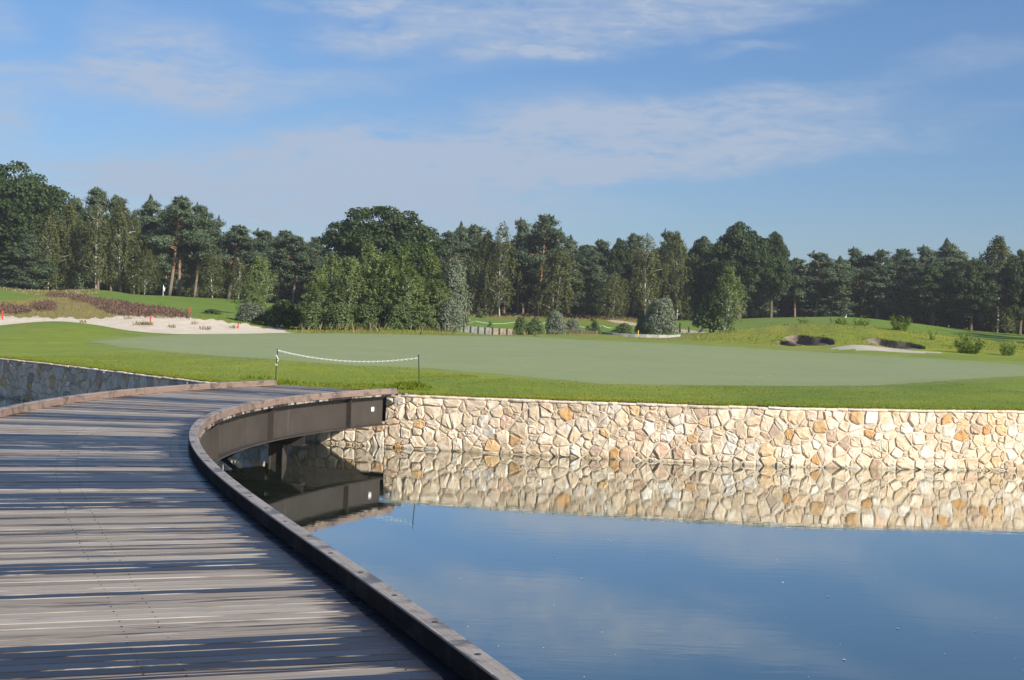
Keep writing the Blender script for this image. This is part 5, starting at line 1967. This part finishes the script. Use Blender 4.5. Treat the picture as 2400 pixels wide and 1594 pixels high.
def flagstick(px, top, dep, label, side):
    q = PD(px, top, dep); z = hz(q[0], q[1])
    h = q[2] - z
    root = empty('golf_flag', (q[0], q[1], z))
    tag(root, label, 'golf flag', 'flags on the far greens')
    mb = MB(); mb.tube([(0, 0, -.1), (0, 0, h)], .03, 6); mb.build('pole', M['flag'], root)
    mb = MB()
    vs = []
    for i in range(7):
        for k in range(2):
            vs.append((side * (i * .036 * (1 - .35 * k)), .04 * math.sin(i * 1.1), h - .05 - k * .42 - i * .05))
    fs = [(i * 2, i * 2 + 2, i * 2 + 3, i * 2 + 1) for i in range(6)]
    mb.add(vs, fs); mb.build('cloth', M['flag'], root)


flagstick(383, 668, 170, 'white golf flag hanging among the pine trunks on the mound', 1)
flagstick(1984, 737, 182, 'white golf flag before the dark right wood behind the mound weeds', -1)


def revetment(name, pts, h0, h1, panel_w, mat, label, stakes=False):
    """a low wall built of upright panels"""
    root = empty(name, tuple(pts[0]))
    tag(root, label, 'wall')
    P = np.array(pts)
    L = np.concatenate([[0], np.cumsum(np.linalg.norm(np.diff(P[:, :2], axis=0), axis=1))])
    n = max(1, int(L[-1] / panel_w))
    at = lambda s: np.array([np.interp(s, L, P[:, k]) for k in range(3)])
    for i in range(n):
        a, b = at(L[-1] * i / n + .015), at(L[-1] * (i + 1) / n - .015)
        d = b - a; d /= np.linalg.norm(d); nn = np.array([d[1], -d[0], 0]) * .05
        j = random.uniform(-.02, .02)
        q = lambda p, s, z: (p + nn * s + np.array([0, 0, z])) - P[0]
        mb = MB()
        mb.hexa([q(a, 1, h0), q(b, 1, h0), q(b, -1, h0), q(a, -1, h0), q(a, 1, h1 + j), q(b, 1, h1 + j), q(b, -1, h1 + j), q(a, -1, h1 + j)])
        mb.build('panel', M[mat] if random.random() < .75 or not stakes else M['concrete'], root)
        if stakes:
            mb = MB()
            c = (a + b) / 2 - nn / .05 * -.09
            for s in (-.28, .28):
                e = c + d * s * panel_w - P[0]
                mb = MB(); mb.tube([e + (0, 0, h0), e + (0, 0, h1 + .05)], .035, 5); mb.build('stake', M['timber'], root)
    return root


W1 = [PD(1080, 764, 128), PD(1215, 772, 127)]
revetment('timber_revetment', W1, -1.0, 0.0, 1.1, 'tan_board', 'pale tan revetment of upright boards with dark stakes below the rope fence', True)
W2 = [PD(1404, 777, 133), PD(1440, 780, 131), PD(1500, 783.5, 130), PD(1560, 785.5, 130), PD(1594, 784, 132)]
revetment('concrete_wall', W2, -.75, 0.0, 1.0, 'concrete', 'low pale grey panel wall left of the golf trolleys')
E1 = [PD(1318, 772, 124), PD(1404, 777, 125)]
mbx = MB()
mbx.sweep([np.array(p) for p in E1], [np.array([0, 1.0])] * 2, [(-.06, -.5), (-.06, .02), (.06, .02), (.06, -.5)])
tag(mbx.build('timber_edging', M['timber'], None, False, tuple(E1[0])), 'dark timber edging board between the willow bush and the pale panel wall', 'edging')


def rope_fence(pts, label):
    P = [np.array(p, float) for p in pts]
    root = empty('rope_fence', tuple(P[0]))
    tag(root, label, 'rope fence', 'rope fences beyond the green')
    mb = MB()
    line = []
    for a, b in zip(P[:-1], P[1:]):
        for i in range(9):
            u = i / 8; p = a * (1 - u) + b * u; p = p - (0, 0, .30 * 4 * u * (1 - u) * .8)
            line.append(p - P[0])
    mb.tube(line, .022, 5); mb.build('rope', M['white'], root)
    for p in P:
        g = hz(p[0], p[1]); mb = MB(); mb.tube([(p[0] - P[0][0], p[1] - P[0][1], g - P[0][2] - .1), tuple(p - P[0] + (0, 0, .03))], .028, 6)
        mb.build('post', M['timber'], root)


rope_fence([PD(1064, 757, 146), PD(1113, 752.5, 145), PD(1212, 754, 144), PD(1280, 756, 144)], 'white rope sagging between posts above the tan revetment')
rope_fence([PD(1352, 763, 152), PD(1412, 763, 151), PD(1452, 764, 151)], 'short white rope run before the sandy path')

q = PD(1496, 778, 128)
zb = hz(q[0], q[1])
root = empty('tee_marker', (q[0], q[1], q[2] - .1)); tag(root, 'small yellow tee marker on the grass above the pale panel wall', 'tee marker')
mb = MB(); mb.tube([(0, 0, -.3), (0, 0, .16), (0, 0, .22), (0, 0, .25)], [.035, .05, .035, .012], 8); mb.build('ball', M['yellow'], root)
mb = MB(); mb.tube([(0, 0, -.6), (0, 0, -.25)], .03, 6); mb.build('peg', M['timber'], root)


def trolley(px, base, dep, hpx, tilt, rz, label, mat):
    q = PD(px, base, dep); z = hz(q[0], q[1])
    k = hpx / FOC * dep / 1.22
    root = empty('golf_trolley', (q[0], q[1], z), rz)
    root.scale = (k, k, k)
    tag(root, label, 'golf trolley', 'golf trolleys behind the green')
    ct, st_ = math.cos(tilt), math.sin(tilt)
    def P(u, v, w):      # along the bag
        return (u, v * ct - w * st_, v * st_ + w * ct + .14)
    mb = MB()
    mb.tube([P(0, 0, .02), P(0, 0, .10), P(0, 0, .50), P(0, 0, .82), P(0, 0, .86)], [.12, .145, .135, .15, .13], 12)
    bag = mb.build('bag', M[mat], root, True)
    mb = MB(); mb.tube([P(0, -.15, .15), P(0, -.17, .4), P(0, -.14, .55)], [.05, .085, .05], 8); mb.build('pocket', M['black'], bag, True)
    for (u, v, h, r) in ((-.06, .04, 1.10, .045), (.05, .05, 1.14, .05), (0, -.05, 1.05, .04), (.07, -.03, 1.0, .03), (-.07, -.04, .98, .03)):
        mb = MB(); mb.tube([P(u, v, .8), P(u * 1.2, v, h - .12)], .012, 5); mb.tube([P(u * 1.2, v, h - .14), P(u * 1.2, v, h - .05), P(u * 1.2, v, h)], [r * .7, r, r * .4], 8)
        mb.build('club', M['black'], bag, True)
    mb = MB()
    mb.tube([P(0, .17, 0), P(0, .17, .75), P(0, .32, 1.06)], .018, 6)
    mb.tube([P(-.12, .32, 1.06), P(.12, .32, 1.06)], .022, 6)
    mb.tube([P(-.30, .14, .06), P(.30, .14, .06)], .014, 6)
    mb.build('frame', M['dark'], root)
    for s in (-1, 1):
        mb = MB()
        c = np.array(P(s * .31, .14, .06)); c[2] = .14
        for i in range(16):
            a, b = 2 * math.pi * i / 16, 2 * math.pi * (i + 1) / 16
            mb.tube([c + (0, math.cos(a) * .125, math.sin(a) * .125), c + (0, math.cos(b) * .125, math.sin(b) * .125)], .024, 5, False)
            if i % 4 == 0: mb.tube([c, c + (0, math.cos(a) * .12, math.sin(a) * .12)], .012, 4)
        mb.build('wheel', M['dark'], root)


trolley(1593, 779, 160, 24, .12, 2.9, 'upright dark golf trolley with bag and covered clubs', 'navy')
trolley(1640, 781, 160, 18, .75, 2.0, 'low reclined golf trolley with black bag beside the dark rounded shrub', 'black')
trolley(1614, 779, 161, 15, .05, .4, 'small slim golf trolley between the upright and the reclined ones', 'black')


# ------------------------------------------------------------------ the thin morning air
def haze():
    mb = MB()
    mb.box(-3000, 5200, -700, 4000, -2.6, 22.5)
    m = bpy.data.materials.new('morning_haze')
    m.use_nodes = True
    t = NT(m.node_tree)
    out = t.n('ShaderNodeOutputMaterial')
    v = t.n('ShaderNodeVolumePrincipled')
    v.inputs['Color'].default_value = (0.93, 0.96, 1.0, 1)
    v.inputs['Density'].default_value = 0.0003
    v.inputs['Anisotropy'].default_value = 0.2
    t.link(v.outputs[0], out.inputs['Volume'])
    tag(mb.build('haze', m), kind='stuff')


haze()
